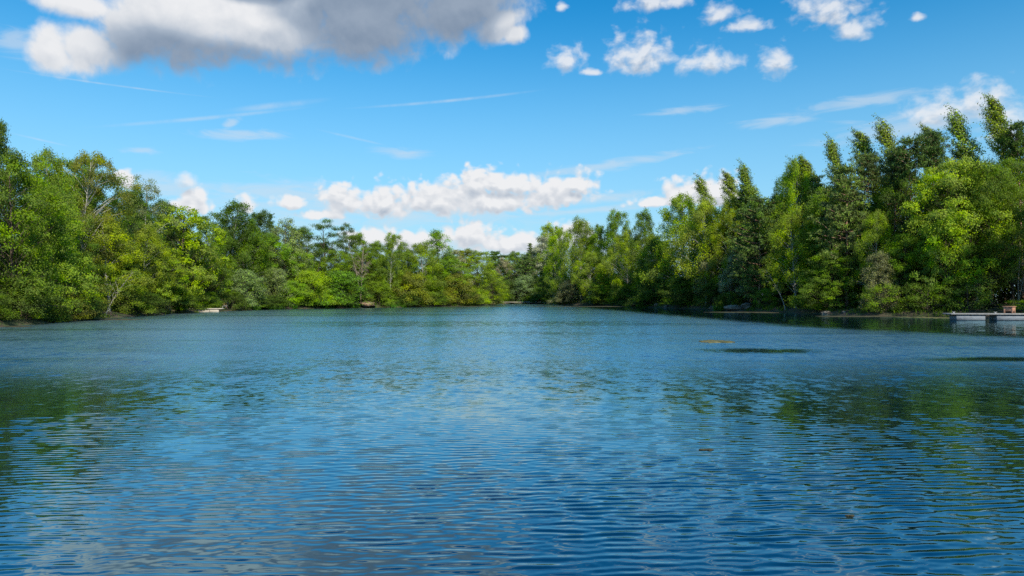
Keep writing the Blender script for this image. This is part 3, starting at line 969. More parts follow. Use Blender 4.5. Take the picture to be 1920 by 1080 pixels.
# kind, photo column, metres behind the waterline, crown top row, crown width in columns, colour, label, short name
TREES = [
    # ---- left bank, from the left edge of the view towards the far end
    ('broad2', -8, 10, 212, 90, 'dark', 'tallest dark green tree at the left edge of the view, cut by the frame', 'tall dark tree at the left edge'),
    ('broad1', 28, 4, 290, 170, 'mid', 'wide mid green broadleaf tree hanging over the water at the left edge', 'wide broadleaf tree at the left edge'),
    ('birch1', 92, 13, 281, 100, 'birch', 'yellow green birch just left of the big birch with bare white limbs', 'yellow green birch near the left edge'),
    ('broad3', 95, 4, 372, 130, 'bright', 'low bright green broadleaf tree in front of the left birches', 'low bright tree on the left bank'),
    ('limbbirch', 152, 11, 280, 128, 'olive', 'big birch with forked bare white limbs and tall white trunk on the left bank', 'big white limbed birch'),
    ('birch2', 205, 6, 400, 110, 'yellow', 'yellow green birch below and right of the big white limbed birch', 'yellow birch under the big birch'),
    ('sparse', 270, 10, 332, 75, 'grey', 'thin topped birch with pale trunk standing above its neighbours on the left bank', 'thin topped birch'),
    ('leanbirch', 198, 2.0, 502, 50, 'birch', 'small white birch trunk leaning right over the water on the left bank', 'small leaning birch'),
    ('birch2', 262, 6, 420, 90, 'yellow', 'yellow green birch with slanting pale branches beside the thin topped birch', 'slanting yellow birch'),
    ('broad2', 304, 18, 373, 90, 'deep', 'dark tree top showing behind the bright maple on the left bank', 'dark tree behind the bright maple'),
    ('maple', 338, 9, 388, 135, 'yellow', 'broad bright yellow green maple above the left concrete jetty', 'bright maple'),
    ('maple', 292, 4, 472, 100, 'bright', 'lower bright maple left of the concrete jetty', 'lower bright maple'),
    ('broad1', 385, 14, 420, 85, 'mid', 'mid green broadleaf tree right behind the concrete jetty', 'tree behind the concrete jetty'),
    ('robinia', 398, 24, 398, 70, 'dark', 'dark flat topped tree peeking over the slope behind the concrete jetty', 'dark flat topped tree'),
    ('birch3', 432, 14, 378, 85, 'dark', 'tall dark birch with nodding top and crooked white trunk above the grey bush', 'tall nodding birch'),
    ('birch1', 462, 11, 412, 90, 'mid', 'mid green birch with white trunk pieces beside the tall nodding birch', 'birch beside the nodding birch'),
    ('broad2', 484, 20, 393, 70, 'deep', 'deep green tree top between the nodding birch and the spruce tip', 'deep green top'),
    ('spruce', 506, 28, 399, 46, 'deep', 'single spruce tip poking above the slope on the left bank', 'spruce tip on the left bank'),
    ('broad1', 505, 12, 440, 90, 'fresh', 'fresh green broadleaf tree under the spruce tip', 'fresh green tree'),
    ('willow2', 532, 12, 411, 75, 'grey', 'grey green willow tree with visible stem on the left slope', 'grey willow tree'),
    ('broad2', 558, 17, 424, 80, 'dark', 'dark green tree at the right end of the left slope, before the gap', 'dark tree before the gap'),
    ('broad3', 566, 10, 468, 70, 'fresh', 'fresh green rounded tree below the dark tree before the gap', 'rounded fresh tree'),
    ('robinia', 612, 12, 412, 62, 'dark', 'tall airy locust tree with flat leaf clumps against the clouds', 'tall airy locust tree'),
    ('robinia', 646, 14, 418, 42, 'deep', 'narrower locust tree just right of the tall airy one', 'narrow locust tree'),
    ('bare2', 590, 8, 462, 26, 'mid', 'cluster of bare brown trunks left of the airy locust tree', 'bare brown trunks'),
    ('broad2', 668, 14, 437, 70, 'mid', 'mid green tree behind the fallen bare branches', 'tree behind the bare branches'),
    ('broad1', 626, 8, 470, 70, 'mid', 'mid green lower tree under the airy locust tree', 'lower tree under the locust'),
    ('bare1', 676, 5, 458, 66, 'mid', 'bare tan tree with spreading leafless branches by the sandy gap', 'bare tan tree'),
    ('birch3', 731, 3, 437, 48, 'birch', 'slender birch with straight white trunk right of the sandy gap', 'slender white trunked birch'),
    ('broad2', 702, 16, 452, 60, 'mid', 'mid green tree between the bare tan tree and the slender birch', 'tree left of the slender birch'),
    ('willow2', 760, 20, 455, 48, 'grey', 'silvery grey willow top behind the slender birch', 'silvery willow top'),
    ('birch2', 797, 5, 452, 72, 'birch', 'birch with a bright bare stretch of white trunk in mid crown', 'birch with mid crown white trunk'),
    ('upright', 822, 9, 436, 56, 'fresh', 'upright fresh green tree with pointed tops near the left point', 'upright pointed tree'),
    ('white1', 850, 12, 470, 55, 'pale', 'pale tan leaved tree between the pointed tree and the point', 'pale tan tree'),
    ('broad2', 872, 14, 466, 66, 'olive', 'olive topped tree behind the yellow green tree on the left point', 'olive tree on the point'),
    ('broad1', 896, 4, 472, 84, 'yellow', 'yellow green tree at the end of the left point', 'yellow tree on the point'),
    ('broad2', 603, 20, 452, 70, 'dark', 'dark green crown filling the gap behind the bare brown trunks', 'dark crown behind the bare trunks'),
    ('broad1', 690, 11, 463, 84, 'mid', 'mid green crown closing the wood behind the sandy gap', 'crown behind the sandy gap'),
    ('broad2', 757, 9, 470, 80, 'mid', 'mid green crown right of the slender birch, above the brownish olive bush', 'crown above the brownish bush'),
    ('broad1', 842, 8, 480, 80, 'fresh', 'fresh green rounded crown below the upright pointed tree', 'rounded crown below the pointed tree'),
    ('broad3', 921, 2.5, 506, 48, 'bright', 'rounded lower clump at the very end of the left point', 'rounded end clump'),
    ('broad1', 955, 26, 478, 70, 'deep', 'deep green crown behind the pale grey far tree', 'deep crown behind the pale far tree'),
    ('broad2', 1006, 24, 470, 62, 'dark', 'dark crown right of the far spruce', 'dark crown by the far spruce'),
    # ---- far end of the lake
    ('bushpine1', 930, 22, 470, 55, 'deep', 'dark rounded pine in the shade at the far end of the lake', 'dark far pine'),
    ('willow2', 944, 12, 484, 48, 'pale', 'pale grey tree right of the left point at the far end', 'pale far tree'),
    ('broad1', 964, 14, 473, 55, 'mid', 'mid green rounded tree in the middle of the far end', 'rounded far tree'),
    ('spruce', 993, 16, 455, 44, 'pine', 'pointed spruce standing above the far end of the lake', 'far spruce'),
    ('bushpine2', 986, 8, 476, 54, 'pine', 'brownish green pine below the far spruce', 'brownish far pine'),
    # ---- right bank, from the far end to the right edge of the view
    ('white1', 1018, 12, 446, 58, 'white', 'whitish leaved poplar at the far end of the right bank', 'whitish poplar'),
    ('birch3', 1033, 18, 420, 46, 'birch', 'dark topped birch above the whitish poplar', 'birch above the whitish poplar'),
    ('birch1', 1052, 8, 425, 62, 'bright', 'bright green birch right of the whitish poplar', 'bright birch'),
    ('birch2', 1090, 7, 407, 66, 'birch', 'open birch with crooked white limbs against a cloud on the right bank', 'open birch'),
    ('birch2', 1106, 3, 470, 60, 'yellow', 'lower yellow birch leaning right with a slanting white trunk at the waterline', 'slanting right bank birch'),
    ('birch3', 1148, 10, 394, 58, 'mid', 'tallest mid green birch in the far right bank row', 'tallest far birch'),
    ('birch1', 1122, 12, 422, 60, 'mid', 'mid green birch left of the tallest far birch', 'birch left of the tallest'),
    ('birch1', 1178, 5, 432, 72, 'yellow', 'yellow green birch with a row of white trunks at its foot', 'birch with white trunks'),
    ('birch3', 1213, 12, 394, 52, 'dark', 'dark capped birch just left of the big birch cluster', 'dark capped birch'),
    ('birch2', 1215, 4, 436, 70, 'birch', 'yellowish birch below the dark capped birch', 'yellowish lower birch'),
    ('broad2', 1236, 5, 448, 72, 'dark', 'dark green tree at the left foot of the big birch cluster', 'dark tree at the birch cluster'),
    ('birch1', 1282, 9, 364, 105, 'bright', 'broad bright birch forming the left half of the big cluster', 'left cluster birch'),
    ('poplar2', 1346, 16, 333, 45, 'poplar', 'single poplar tip rising above the big birch cluster', 'poplar tip above the cluster'),
    ('birch2', 1325, 6, 375, 95, 'yellow', 'yellow birch in the middle of the big cluster', 'middle cluster birch'),
    ('birch1', 1368, 9, 372, 82, 'birch', 'birch forming the right part of the big cluster', 'right cluster birch'),
    ('poplar1', 1392, 17, 322, 52, 'poplar', 'first windswept poplar left of the dark pine', 'first windswept poplar'),
    ('poplar2', 1421, 17, 315, 52, 'poplar', 'windswept poplar rising right behind the dark pine', 'poplar behind the dark pine'),
    ('bushpine1', 1424, 5, 368, 125, 'pine', 'big dark pine with layered boughs down to the bank', 'big dark pine'),
    ('birch1', 1492, 13, 295, 80, 'bright', 'tall bright birch behind the yellow birch on the right bank', 'tall bright birch'),
    ('birch2', 1492, 4, 392, 80, 'yellow', 'yellow birch with bare pale trunk in front of the tall bright birch', 'yellow bare trunked birch'),
    ('leanbirch', 1472, 1.2, 500, 34, 'birch', 'thin white birch trunk leaning left at the waterline of the right bank', 'thin leaning trunk on the right bank'),
    ('poplar1', 1548, 20, 293, 56, 'poplar', 'lower windswept poplar right of the tall bright birch', 'lower windswept poplar'),
    ('poplar2', 1524, 20, 302, 41, 'poplar', 'silvery narrow poplar touching the tall bright birch', 'silvery narrow poplar'),
    ('poplar2', 1597, 20, 268, 56, 'poplar', 'windswept poplar rising above the layered pale pine', 'poplar above the pale pine'),
    ('bushpine2', 1588, 7, 312, 115, 'pinelit', 'pale green pine with layered sunlit boughs', 'layered pale pine'),
    ('poplar1', 1664, 20, 238, 68, 'poplar', 'tall windswept poplar above the left bare pine trunk', 'left tall poplar'),
    ('pine1', 1674, 12, 286, 62, 'pine', 'left one of three tall pines with bare pinkish trunks', 'left tall pine'),
    ('poplar2', 1714, 20, 226, 64, 'poplar', 'tallest windswept poplar of the group of three over the pines', 'middle tall poplar'),
    ('pine2', 1710, 11, 258, 62, 'pine', 'middle one of three tall pines with bare pinkish trunks', 'middle tall pine'),
    ('pine1', 1752, 13, 246, 58, 'pine', 'right one of three tall pines with bare pinkish trunks', 'right tall pine'),
    ('poplar1', 1776, 20, 234, 64, 'poplar', 'windswept poplar right of the three tall pines', 'poplar right of the pines'),
    ('poplar2', 1842, 18, 213, 68, 'poplar', 'windswept poplar standing alone against the sky above the big yellow tree', 'lone tall poplar'),
    ('poplar1', 1912, 16, 180, 74, 'poplar', 'tallest poplar at the right edge of the view', 'tallest poplar'),
    ('pine2', 1918, 12, 228, 62, 'deep', 'dark pine in front of the tallest poplar at the right edge', 'dark pine at the right edge'),
    ('high1', 1798, 7, 300, 165, 'yellow', 'big rounded yellow green tree on the right bank near the pontoon', 'big yellow tree'),
    ('maple', 1776, 4, 392, 85, 'fresh', 'fresh green maple in front of the big yellow tree', 'fresh green maple'),
    ('high2', 1898, 8, 296, 110, 'mid', 'mid green tree at the right edge behind the bare twiggy tree', 'tree at the right edge'),
    ('high2', 1545, 12, 352, 90, 'mid', 'mid green tree filling the wood between the tall bright birch and the pale pine', 'filling tree by the pale pine'),
    ('high1', 1640, 14, 385, 100, 'dark', 'dark green tree behind the left one of the tall pines', 'dark tree behind the left pine'),
    ('high2', 1730, 15, 398, 100, 'deep', 'dark green crown behind the bare lower stems of the middle and right tall pines', 'dark crown behind the pine stems'),
    ('high1', 1862, 13, 318, 100, 'mid', 'mid green crown below the lone tall poplar, right of the big yellow tree', 'crown below the lone poplar'),
    ('high2', 1462, 11, 372, 70, 'mid', 'mid green crown squeezed between the big dark pine and the tall bright birch', 'squeezed crown'),
    ('broad1', 148, 18, 300, 150, 'mid', 'mid green crown directly behind the big white limbed birch', 'crown behind the big white limbed birch'),
    ('broad2', 240, 15, 352, 110, 'dark', 'darker crown between the big white limbed birch and the thin topped birch', 'darker crown between two birches'),
    ('pine1', 1628, 16, 288, 60, 'pine', 'dark pine left of the three tall pines, under the tall poplars', 'dark pine left of the tall pines'),
    ('bushpine2', 1532, 16, 328, 70, 'pine', 'dark bushy pine between the tall bright birch and the pale pine', 'dark bushy pine'),
    ('bushpine1', 1404, 15, 345, 70, 'pine', 'dark pine top under the first windswept poplar', 'pine under the first poplar'),
    ('bushpine2', 1806, 17, 282, 80, 'pine', 'dark bushy pine showing above the big yellow tree', 'dark pine above the big yellow tree'),
    ('birch1', 1642, 7, 395, 70, 'birch', 'pale birch with dry twigs between the pale pine and the tall pines', 'pale birch by the tall pines'),
    ('high2', 1700, 6, 438, 90, 'mid', 'mid green tree under the tall pines', 'tree under the tall pines'),
    ('broad3', 1560, 4, 468, 95, 'mid', 'mid green low tree under the layered pale pine', 'low tree under the pale pine'),  # tint lowered for the shade at the foot of the bank
    ('bare3', 1908, 2.5, 448, 60, 'mid', 'bare tan tree of drooping twigs at the right edge above the pontoon', 'bare twiggy tree'),
    ('willow2', 1334, 4, 452, 62, 'silver', 'silvery willow in front of the big birch cluster', 'silvery willow'),
    ('white1', 1380, 6, 466, 46, 'white', 'white leaved poplar squeezed against the big dark pine', 'white leaved poplar'),
]
SHRUBS = [
    ('shrub2', 40, 1.6, 520, 90, 'dark', 'dark green shrub overhanging the shaded water at the left edge', 0),
    ('shrub1', 118, 1.5, 545, 85, 'olive', 'olive shrub at the waterline under the low bright tree', 0),
    ('shrub4', 165, 1.6, 528, 80, 'olive', 'olive green open shrub at the foot of the big birch', 0),
    ('shrub2', 238, 2.2, 525, 70, 'birch', 'light green shrub right of the small leaning birch', 0),
    ('willow1', 300, 1.2, 560, 34, 'pale', 'small pale grey shrub on the bank left of the concrete jetty', 0),
    ('shrub1', 330, 2, 535, 70, 'mid', 'rounded mid green shrub touching the left end of the concrete jetty', 0),
    ('shrub3', 388, 6, 548, 50, 'dark', 'dark low shrub behind the concrete jetty', 0),
    ('willow1', 458, 2, 503, 72, 'grey', 'big grey green rounded bush right of the concrete jetty', 0),
    ('willow1', 516, 4, 500, 60, 'grey', 'second grey green bush, right of the big rounded one', 0),
    ('shrub1', 545, 2, 528, 66, 'fresh', 'fresh green shrub below the grey willow tree', 0),
    ('shrub2', 588, 2, 510, 70, 'bright', 'bright green shrub below the bare brown trunks', 0),
    ('willow1', 642, 1.5, 506, 92, 'mid', 'large domed bush left of the sandy gap', 0),
    ('shrub3', 606, 1.2, 540, 60, 'fresh', 'low fresh green shrub left of the large domed bush', 0),
    ('shrub2', 712, 2, 528, 55, 'mid', 'mid green shrub right of the sandy gap', 0),
    ('shrub1', 768, 2, 512, 74, 'olive', 'brownish olive bush right of the slender birch', 0),
    ('shrub2', 808, 2, 530, 55, 'mid', 'mid green bush under the birch with the mid crown trunk', 0),
    ('shrub1', 852, 2, 515, 72, 'olive', 'brown tinged bush left of the yellow tree on the point', 0),
    ('shrub3', 890, 1.5, 540, 64, 'bright', 'bright low bush under the yellow tree on the point', 0),
    ('willow1', 924, 1.2, 538, 30, 'pale', 'pale round bush at the very tip of the left point', 0),
    ('shrub1', 948, 6, 525, 60, 'deep', 'dark shaded bush at the far end right of the point', 0),
    ('willow1', 985, 4, 515, 62, 'grey', 'dark grey green bush in the middle of the far end', 0),
    ('shrub2', 1018, 3, 520, 55, 'dark', 'dark bush at the right end of the far low wall', 0),
    ('willow1', 1072, 2, 522, 60, 'silver', 'silvery bush at the waterline under the open birch', 0),
    ('shrub1', 1048, 2, 530, 50, 'dark', 'dark green bush left of the silvery waterline bush', 0),
    ('shrub2', 1130, 2, 535, 55, 'mid', 'mid green bush right of the slanting white trunk', 0),
    ('shrub1', 1172, 2, 530, 60, 'dark', 'dark bush at the foot of the white birch trunks', 0),
    ('shrub1', 1225, 2, 525, 70, 'deep', 'very dark bush left of the big birch cluster foot', 0),
    ('shrub2', 1280, 2, 520, 70, 'dark', 'dark bush below the left cluster birch', 0),
    ('shrub2', 1338, 2.5, 525, 60, 'deep', 'deep green bush under the silvery willow', 0),
    ('shrub4', 1438, 2.4, 540, 50, 'mid', 'open bush above the pale rock ledge', 0),
    ('shrub1', 1530, 2.4, 520, 80, 'dark', 'dark bush left of the low fresh tree', 0),
    ('willow1', 1652, 3, 470, 62, 'silver', 'silver tufted bush under the pale birch by the tall pines', 0),
    ('shrub4', 1655, 1, 532, 78, 'mid', 'mid green open bush hanging over the algae mat', 0),  # this and the next two: shade under the canopy put into the tint
    ('shrub4', 1738, 1.4, 530, 84, 'dark', 'open shade-darkened bush hanging over the shaded water left of the pontoon', 0),
    ('shrub4', 1815, 2, 515, 90, 'dark', 'shade-darkened open bush directly behind the pontoon', 0),
    ('shrub4', 1915, 1, 560, 60, 'yellow', 'yellow green bush right behind the salmon coloured box', 0),
]
for kd, px, off, top, w, tint, lab, short in TREES:
    kw = {}
    if kd == 'leanbirch':
        kw = dict(rz=0 if px < 900 else 180, tilt=(0, 0))
    if kd == 'limbbirch':
        kw = dict(rz=20, tilt=(0, 0))
    plant(kd, px, shore(px) + off, top, w, tint, lab, **kw)
for kd, px, off, top, w, tint, lab, _ in SHRUBS:
    plant(kd, px, shore(px) + off, top, w, tint, lab)
# one darker tree behind each taller front tree closes the wood
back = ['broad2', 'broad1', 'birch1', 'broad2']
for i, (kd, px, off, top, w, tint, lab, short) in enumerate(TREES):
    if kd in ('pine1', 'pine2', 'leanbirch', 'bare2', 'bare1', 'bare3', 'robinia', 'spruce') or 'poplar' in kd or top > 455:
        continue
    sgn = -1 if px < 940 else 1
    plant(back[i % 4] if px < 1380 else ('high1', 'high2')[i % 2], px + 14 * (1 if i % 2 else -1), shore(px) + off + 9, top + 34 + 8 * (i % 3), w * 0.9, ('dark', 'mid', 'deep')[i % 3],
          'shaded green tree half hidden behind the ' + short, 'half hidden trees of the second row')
for i, (kd, px, off, top, w, tint, lab, short) in enumerate(TREES):
    if off < 8 or 'poplar' in kd or kd in ('spruce', 'robinia'):
        continue
    if (i % 2 and px < 1250) or px >= 1400:
        continue
    plant(('shrub1', 'shrub2', 'shrub3')[i % 3], px - 9 + 6 * (i % 4), shore(px) + 1.2, 548 + (px * 7 % 14), (46 + 26 * abs(px - 950) / 950), ('dark', 'mid', 'deep', 'olive')[i % 4] if px < 1250 else 'deep',  # right bank shrubs: shade of the hollows put into the deep tint
          'low shrub at the waterline below the ' + short, 'low shrubs along the waterline')
# deeper rows of the right bank wood: they shade the foot of the front row
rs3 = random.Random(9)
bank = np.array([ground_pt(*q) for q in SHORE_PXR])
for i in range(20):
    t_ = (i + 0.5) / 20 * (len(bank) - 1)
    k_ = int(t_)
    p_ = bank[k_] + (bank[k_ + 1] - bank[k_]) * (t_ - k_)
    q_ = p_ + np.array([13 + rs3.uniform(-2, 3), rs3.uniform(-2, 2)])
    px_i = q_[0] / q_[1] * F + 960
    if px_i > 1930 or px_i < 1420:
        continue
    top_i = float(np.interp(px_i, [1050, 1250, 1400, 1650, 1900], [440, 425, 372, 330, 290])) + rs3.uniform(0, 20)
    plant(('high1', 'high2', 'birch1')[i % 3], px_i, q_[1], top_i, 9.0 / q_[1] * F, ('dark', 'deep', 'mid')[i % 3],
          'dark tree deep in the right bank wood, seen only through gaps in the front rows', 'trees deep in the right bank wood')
# the woods go on past both edges of the view
for i, (x_, y_, h_) in enumerate(((71, 83, 23), (77, 88, 25), (79, 78, 22), (86, 84, 26), (87, 72, 22), (96, 80, 25))):
    plant(('high2', 'high1', 'birch1')[i % 3], x_ / y_ * F + 960, y_, HOR - (h_ - CAM_H) / y_ * F, 10 / y_ * F, ('mid', 'dark', 'deep')[i % 3],
          'green tree of the right bank wood carrying on past the right edge of the view', 'trees carrying on past the right edge')
for i, (x_, y_, h_) in enumerate(((-58, 62, 20), (-56, 52, 18), (-66, 60, 22))):
    plant(('broad2', 'broad1', 'broad3')[i % 3], x_ / y_ * F + 960, y_, HOR - (h_ - CAM_H) / y_ * F, 11 / y_ * F, ('mid', 'dark', 'deep')[i % 3],
          'green tree of the left bank wood carrying on past the left edge of the view', 'trees carrying on past the left edge')

# ------------------------------------------------------------------ forest floor growth: what nobody could count
def scatter_leaves(name, label, pts, hts, mat, n_per, leaf, spread, colour, grass=False, seed=1):
    rng = np.random.default_rng(seed)
    n = len(pts) * n_per
    base = np.repeat(pts, n_per, 0)
    hh = np.repeat(hts, n_per)
    C = base + np.column_stack([rng.normal(0, spread, (n, 2)), np.zeros(n)])
    if grass:
        N = rng.normal(0, 1, (n, 3)) * np.array([1, 1, 0.2])
        T = rng.normal(0, 0.28, (n, 3)) + np.array([0, 0, 1])
        L = hh * rng.uniform(0.6, 1.2, n)
        W = leaf * rng.uniform(0.6, 1.3, n)
        C[:, 2] = terrain_z(C[:, :2]).clip(-0.05) + L * 0.42
    else:
        u = rng.uniform(0, 1, n) ** 0.8
        C[:, 2] += u * hh
        C[:, :2] += rng.normal(0, 0.25, (n, 2))
        N = rng.normal(0, 0.6, (n, 3)) + np.array([0, 0, 0.6])
        T = rng.normal(0, 1, (n, 3))
        L = leaf * rng.uniform(0.6, 1.4, n)
        W = leaf * rng.uniform(0.4, 0.8, n)
    me = leaf_mesh(name, C, N, T, L, W, mat, rng.uniform(0, 1, n), np.clip(rng.normal(0.5, 0.25, n), 0, 1.2))
    o_ = link(name, me)
    o_['kind'] = 'stuff'
    o_.color = (*colour, 1)
    return o_


rg = np.random.default_rng(77)
cand = rg.uniform((-130, 55), (130, 310), (26000, 2))
sdv = lake_sd(cand)
vis = np.abs(cand[:, 0]) < cand[:, 1] * 0.82 + 6
ok = (sdv > 1.5) & (sdv < 26) & vis
deep_ = (sdv > 15) & (sdv < 40) & (np.abs(cand[:, 0]) < cand[:, 1] * 0.86 + 14)
dp = cand[deep_]
dz_ = sdv[deep_]
cand, sdv = cand[ok], sdv[ok]
zz = terrain_z(cand)
right_ = cand[:, 0] > 22
hts = np.clip(0.8 + sdv * 0.22 + rg.normal(0, 0.5, len(sdv)), 0.5, 6.0)
hts = np.where(right_ & (sdv < 8), hts * 0.4, hts)
scatter_leaves('tall_undergrowth', '', np.column_stack([dp, terrain_z(dp)]), rg.uniform(5.5, 10.0, len(dp)), M_LEAF, 42, 0.66, 0.9, (0.026, 0.050, 0.008), seed=14)  # closes bright sky gaps; the wood's inner shade is in its colour
scatter_leaves('undergrowth', '', np.column_stack([cand, zz]), hts, M_LEAF, 13, 0.42, 0.7, (0.022, 0.046, 0.008), seed=4)  # leaf colour darkened to stand for shade in the hollows
# tufts of grass right along the water
nseg = []
P0 = LAKE[2:-4]
for a_, b_ in zip(P0[:-1], P0[1:]):
    nn = int(np.linalg.norm(b_ - a_) * 3.0)
    t_ = rg.uniform(0, 1, (nn, 1))
    d_ = b_ - a_
    nrm_ = np.array([d_[1], -d_[0]]) / np.linalg.norm(d_)
    q_ = a_ + d_ * t_
    off_ = rg.uniform(0.1, 1.8, (nn, 1))
    c1_, c2_ = q_ + nrm_ * off_, q_ - nrm_ * off_
    s1_, s2_ = lake_sd(c1_), lake_sd(c2_)
    nseg.append(np.where((s1_ > s2_)[:, None], c1_, c2_))
gp = np.concatenate(nseg)
keep_ = (0.5 + 0.5 * np.sin(gp[:, 1] * 0.31 + 2 * np.sin(gp[:, 0] * 0.23)) > rg.uniform(0.1, 0.9, len(gp))) & (gp[:, 1] > 60)
gp = gp[keep_]
scatter_leaves('bank_grass', '', np.column_stack([gp, terrain_z(gp).clip(0)]), rg.uniform(0.35, 1.0, len(gp)), M_LEAF, 12, 0.09, 0.3, (0.12, 0.22, 0.02), True, 6)
# the bright reeds right of the sandy gap and the grass at the left foot of the slope
rp = []
for px_r, nn in ((742, 90), (725, 30), (500, 50), (470, 40), (540, 40), (604, 40), (652, 40), (945, 20), (978, 18), (1360, 20)):
    Yc = shore(px_r) + 0.6
    rp.append(np.column_stack([(px_r - 960) / F * Yc + rg.normal(0, 1.1, nn), Yc + rg.uniform(-.2, 1.2, nn)]))
rp = np.concatenate(rp)
scatter_leaves('reeds', '', np.column_stack([rp, terrain_z(rp).clip(0)]), rg.uniform(0.9, 1.8, len(rp)), M_LEAF, 14, 0.11, 0.3, (0.09, 0.26, 0.02), True, 8)


# ------------------------------------------------------------------ jetties
def part(name, geo, mat, parent):
    return link(name, geo.mesh(name, mat), parent)


def thing(name, label, cat, loc, rz=0.0, group=None):
    o_ = bpy.data.objects.new(name, None)
    COL.objects.link(o_)
    o_.location = loc
    o_.rotation_euler = (0, 0, rz)
    return tag(o_, label, cat, group)


# left: pale concrete landing of three panels under a thin slab
Yj = shore(386) - 1.2
t = thing('landing_stage', 'pale concrete landing stage of three panels at the foot of the left bank', 'jetty', ((386 - 960) / F * Yj, Yj, 0), R(6))
for k_ in range(3):
    gq_ = Geo()
    gq_.box(((k_ - 1) * 1.72 - 0.15, 0, 0.24), (1.64, 0.5, 0.62), bev=0.015)
    part('wall_panel', gq_, M_CONC, t)
gq_ = Geo()
gq_.box((0.05, 0.55, 0.63), (5.75, 1.9, 0.15), bev=0.03)
part('slab', gq_, M_CONC, t)
for sx_ in (-2.6, 2.7):
    gq_ = Geo()
    gq_.tube([(sx_, 0.9, 0.6), (sx_, 0.9, 1.05), (sx_ + 0.25, 0.9, 1.15), (sx_ + 0.9, 0.9, 1.15)], [0.03] * 4, 6)
    part('rail', gq_, M_METAL, t)

# far end: long low landing along the shore
t = thing('low_wall', 'long low grey landing stage at the far end of the lake', 'jetty', (4.6, 265.5, 0), R(-2))
for k_, (xa, xb) in enumerate(((-9.5, -2.2), (-2.1, 5.2), (5.3, 13.0))):
    gq_ = Geo()
    gq_.box(((xa + xb) / 2, 0.5, 0.62), (xb - xa, 2.2, 0.16), bev=0.03)
    part('slab', gq_, M_CONC, t)
for k_ in range(9):
    gq_ = Geo()
    gq_.tube([(-9 + k_ * 2.6, -0.3, -0.8), (-9 + k_ * 2.6, -0.3, 0.56)], [0.13, 0.12], 7)
    part('pile', gq_, M_DARK if k_ % 3 else M_BARK, t)

# right: floating pontoon
Yp = F * CAM_H / (600.5 - HOR)
xL = (1783 - 960) / F * Yp
t = thing('pontoon', 'floating pontoon with pale deck and two grey floats at the right edge', 'pontoon', (xL, Yp, 0), R(-6.5))
gq_ = Geo()
for k_ in range(30):
    gq_.box((0.28 + k_ * 0.5, 1.0, 0.83), (0.485, 1.9, 0.05), bev=0.008)
part('deck', gq_, M_DECK, t)
gq_ = Geo()
gq_.box((7.5, 0.02, 0.765), (15.0, 0.10, 0.17), bev=0.03)
gq_.box((7.5, 1.98, 0.765), (15.0, 0.10, 0.17), bev=0.03)
gq_.tube([(0.02, 0.0, 0.76), (-0.06, 0.4, 0.76), (-0.06, 1.6, 0.76), (0.02, 2.0, 0.76)], [0.08] * 4, 8)
part('edge_beam', gq_, M_DECK, t)
for xa, xb in ((0.7, 4.05), (5.35, 9.15), (10.4, 14.3)):
    gq_ = Geo()
    gq_.box(((xa + xb) / 2, 1.0, 0.30), (xb - xa, 1.7, 0.62), bev=0.05)
    part('float', gq_, M_FLOAT, t)
for xc in (0.4, 5.2, 9.9):
    gq_ = Geo()
    gq_.box((xc, 0.18, 0.88), (0.16, 0.10, 0.06), bev=0.01)
    gq_.tube([(xc - 0.05, 0.18, 0.9), (xc - 0.05, 0.18, 1.0)], [0.025, 0.025], 6)
    gq_.tube([(xc + 0.05, 0.18, 0.9), (xc + 0.05, 0.18, 1.0)], [0.025, 0.025], 6)
    gq_.tube([(xc - 0.18, 0.18, 1.04), (xc - 0.05, 0.18, 1.0), (xc + 0.05, 0.18, 1.0), (xc + 0.18, 0.18, 1.04)], [0.018, 0.028, 0.028, 0.018], 6)
    part('cleat', gq_, M_METAL, t)
# the salmon box standing on the pontoon, one corner towards the viewer
bx_, by_ = t.location.x + math.cos(R(-6.5)) * 7.3 - math.sin(R(-6.5)) * 1.05, t.location.y + math.sin(R(-6.5)) * 7.3 + math.cos(R(-6.5)) * 1.05
t2 = thing('storage_box', 'salmon coloured wooden box with overhanging lid and dark slots on the pontoon', 'box', (bx_, by_, 0.855), R(38))
gq_ = Geo()
for sx_ in (-1, 1):
    for sy_ in (-1, 1):
        gq_.box((sx_ * 0.41, sy_ * 0.41, 0.40), (0.16, 0.16, 0.80), bev=0.01)
gq_.box((0, 0, 0.53), (0.94, 0.94, 0.54), bev=0.012)
part('body', gq_, M_BOXW, t2)
gq_ = Geo()
gq_.box((0, 0, 0.845), (1.16, 1.16, 0.08), bev=0.015)
part('lid', gq_, M_BOXW, t2)
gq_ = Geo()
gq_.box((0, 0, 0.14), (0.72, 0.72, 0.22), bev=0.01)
part('slot_shade', gq_, M_DARK, t2)  # near-black block standing in for the shade between the corner posts


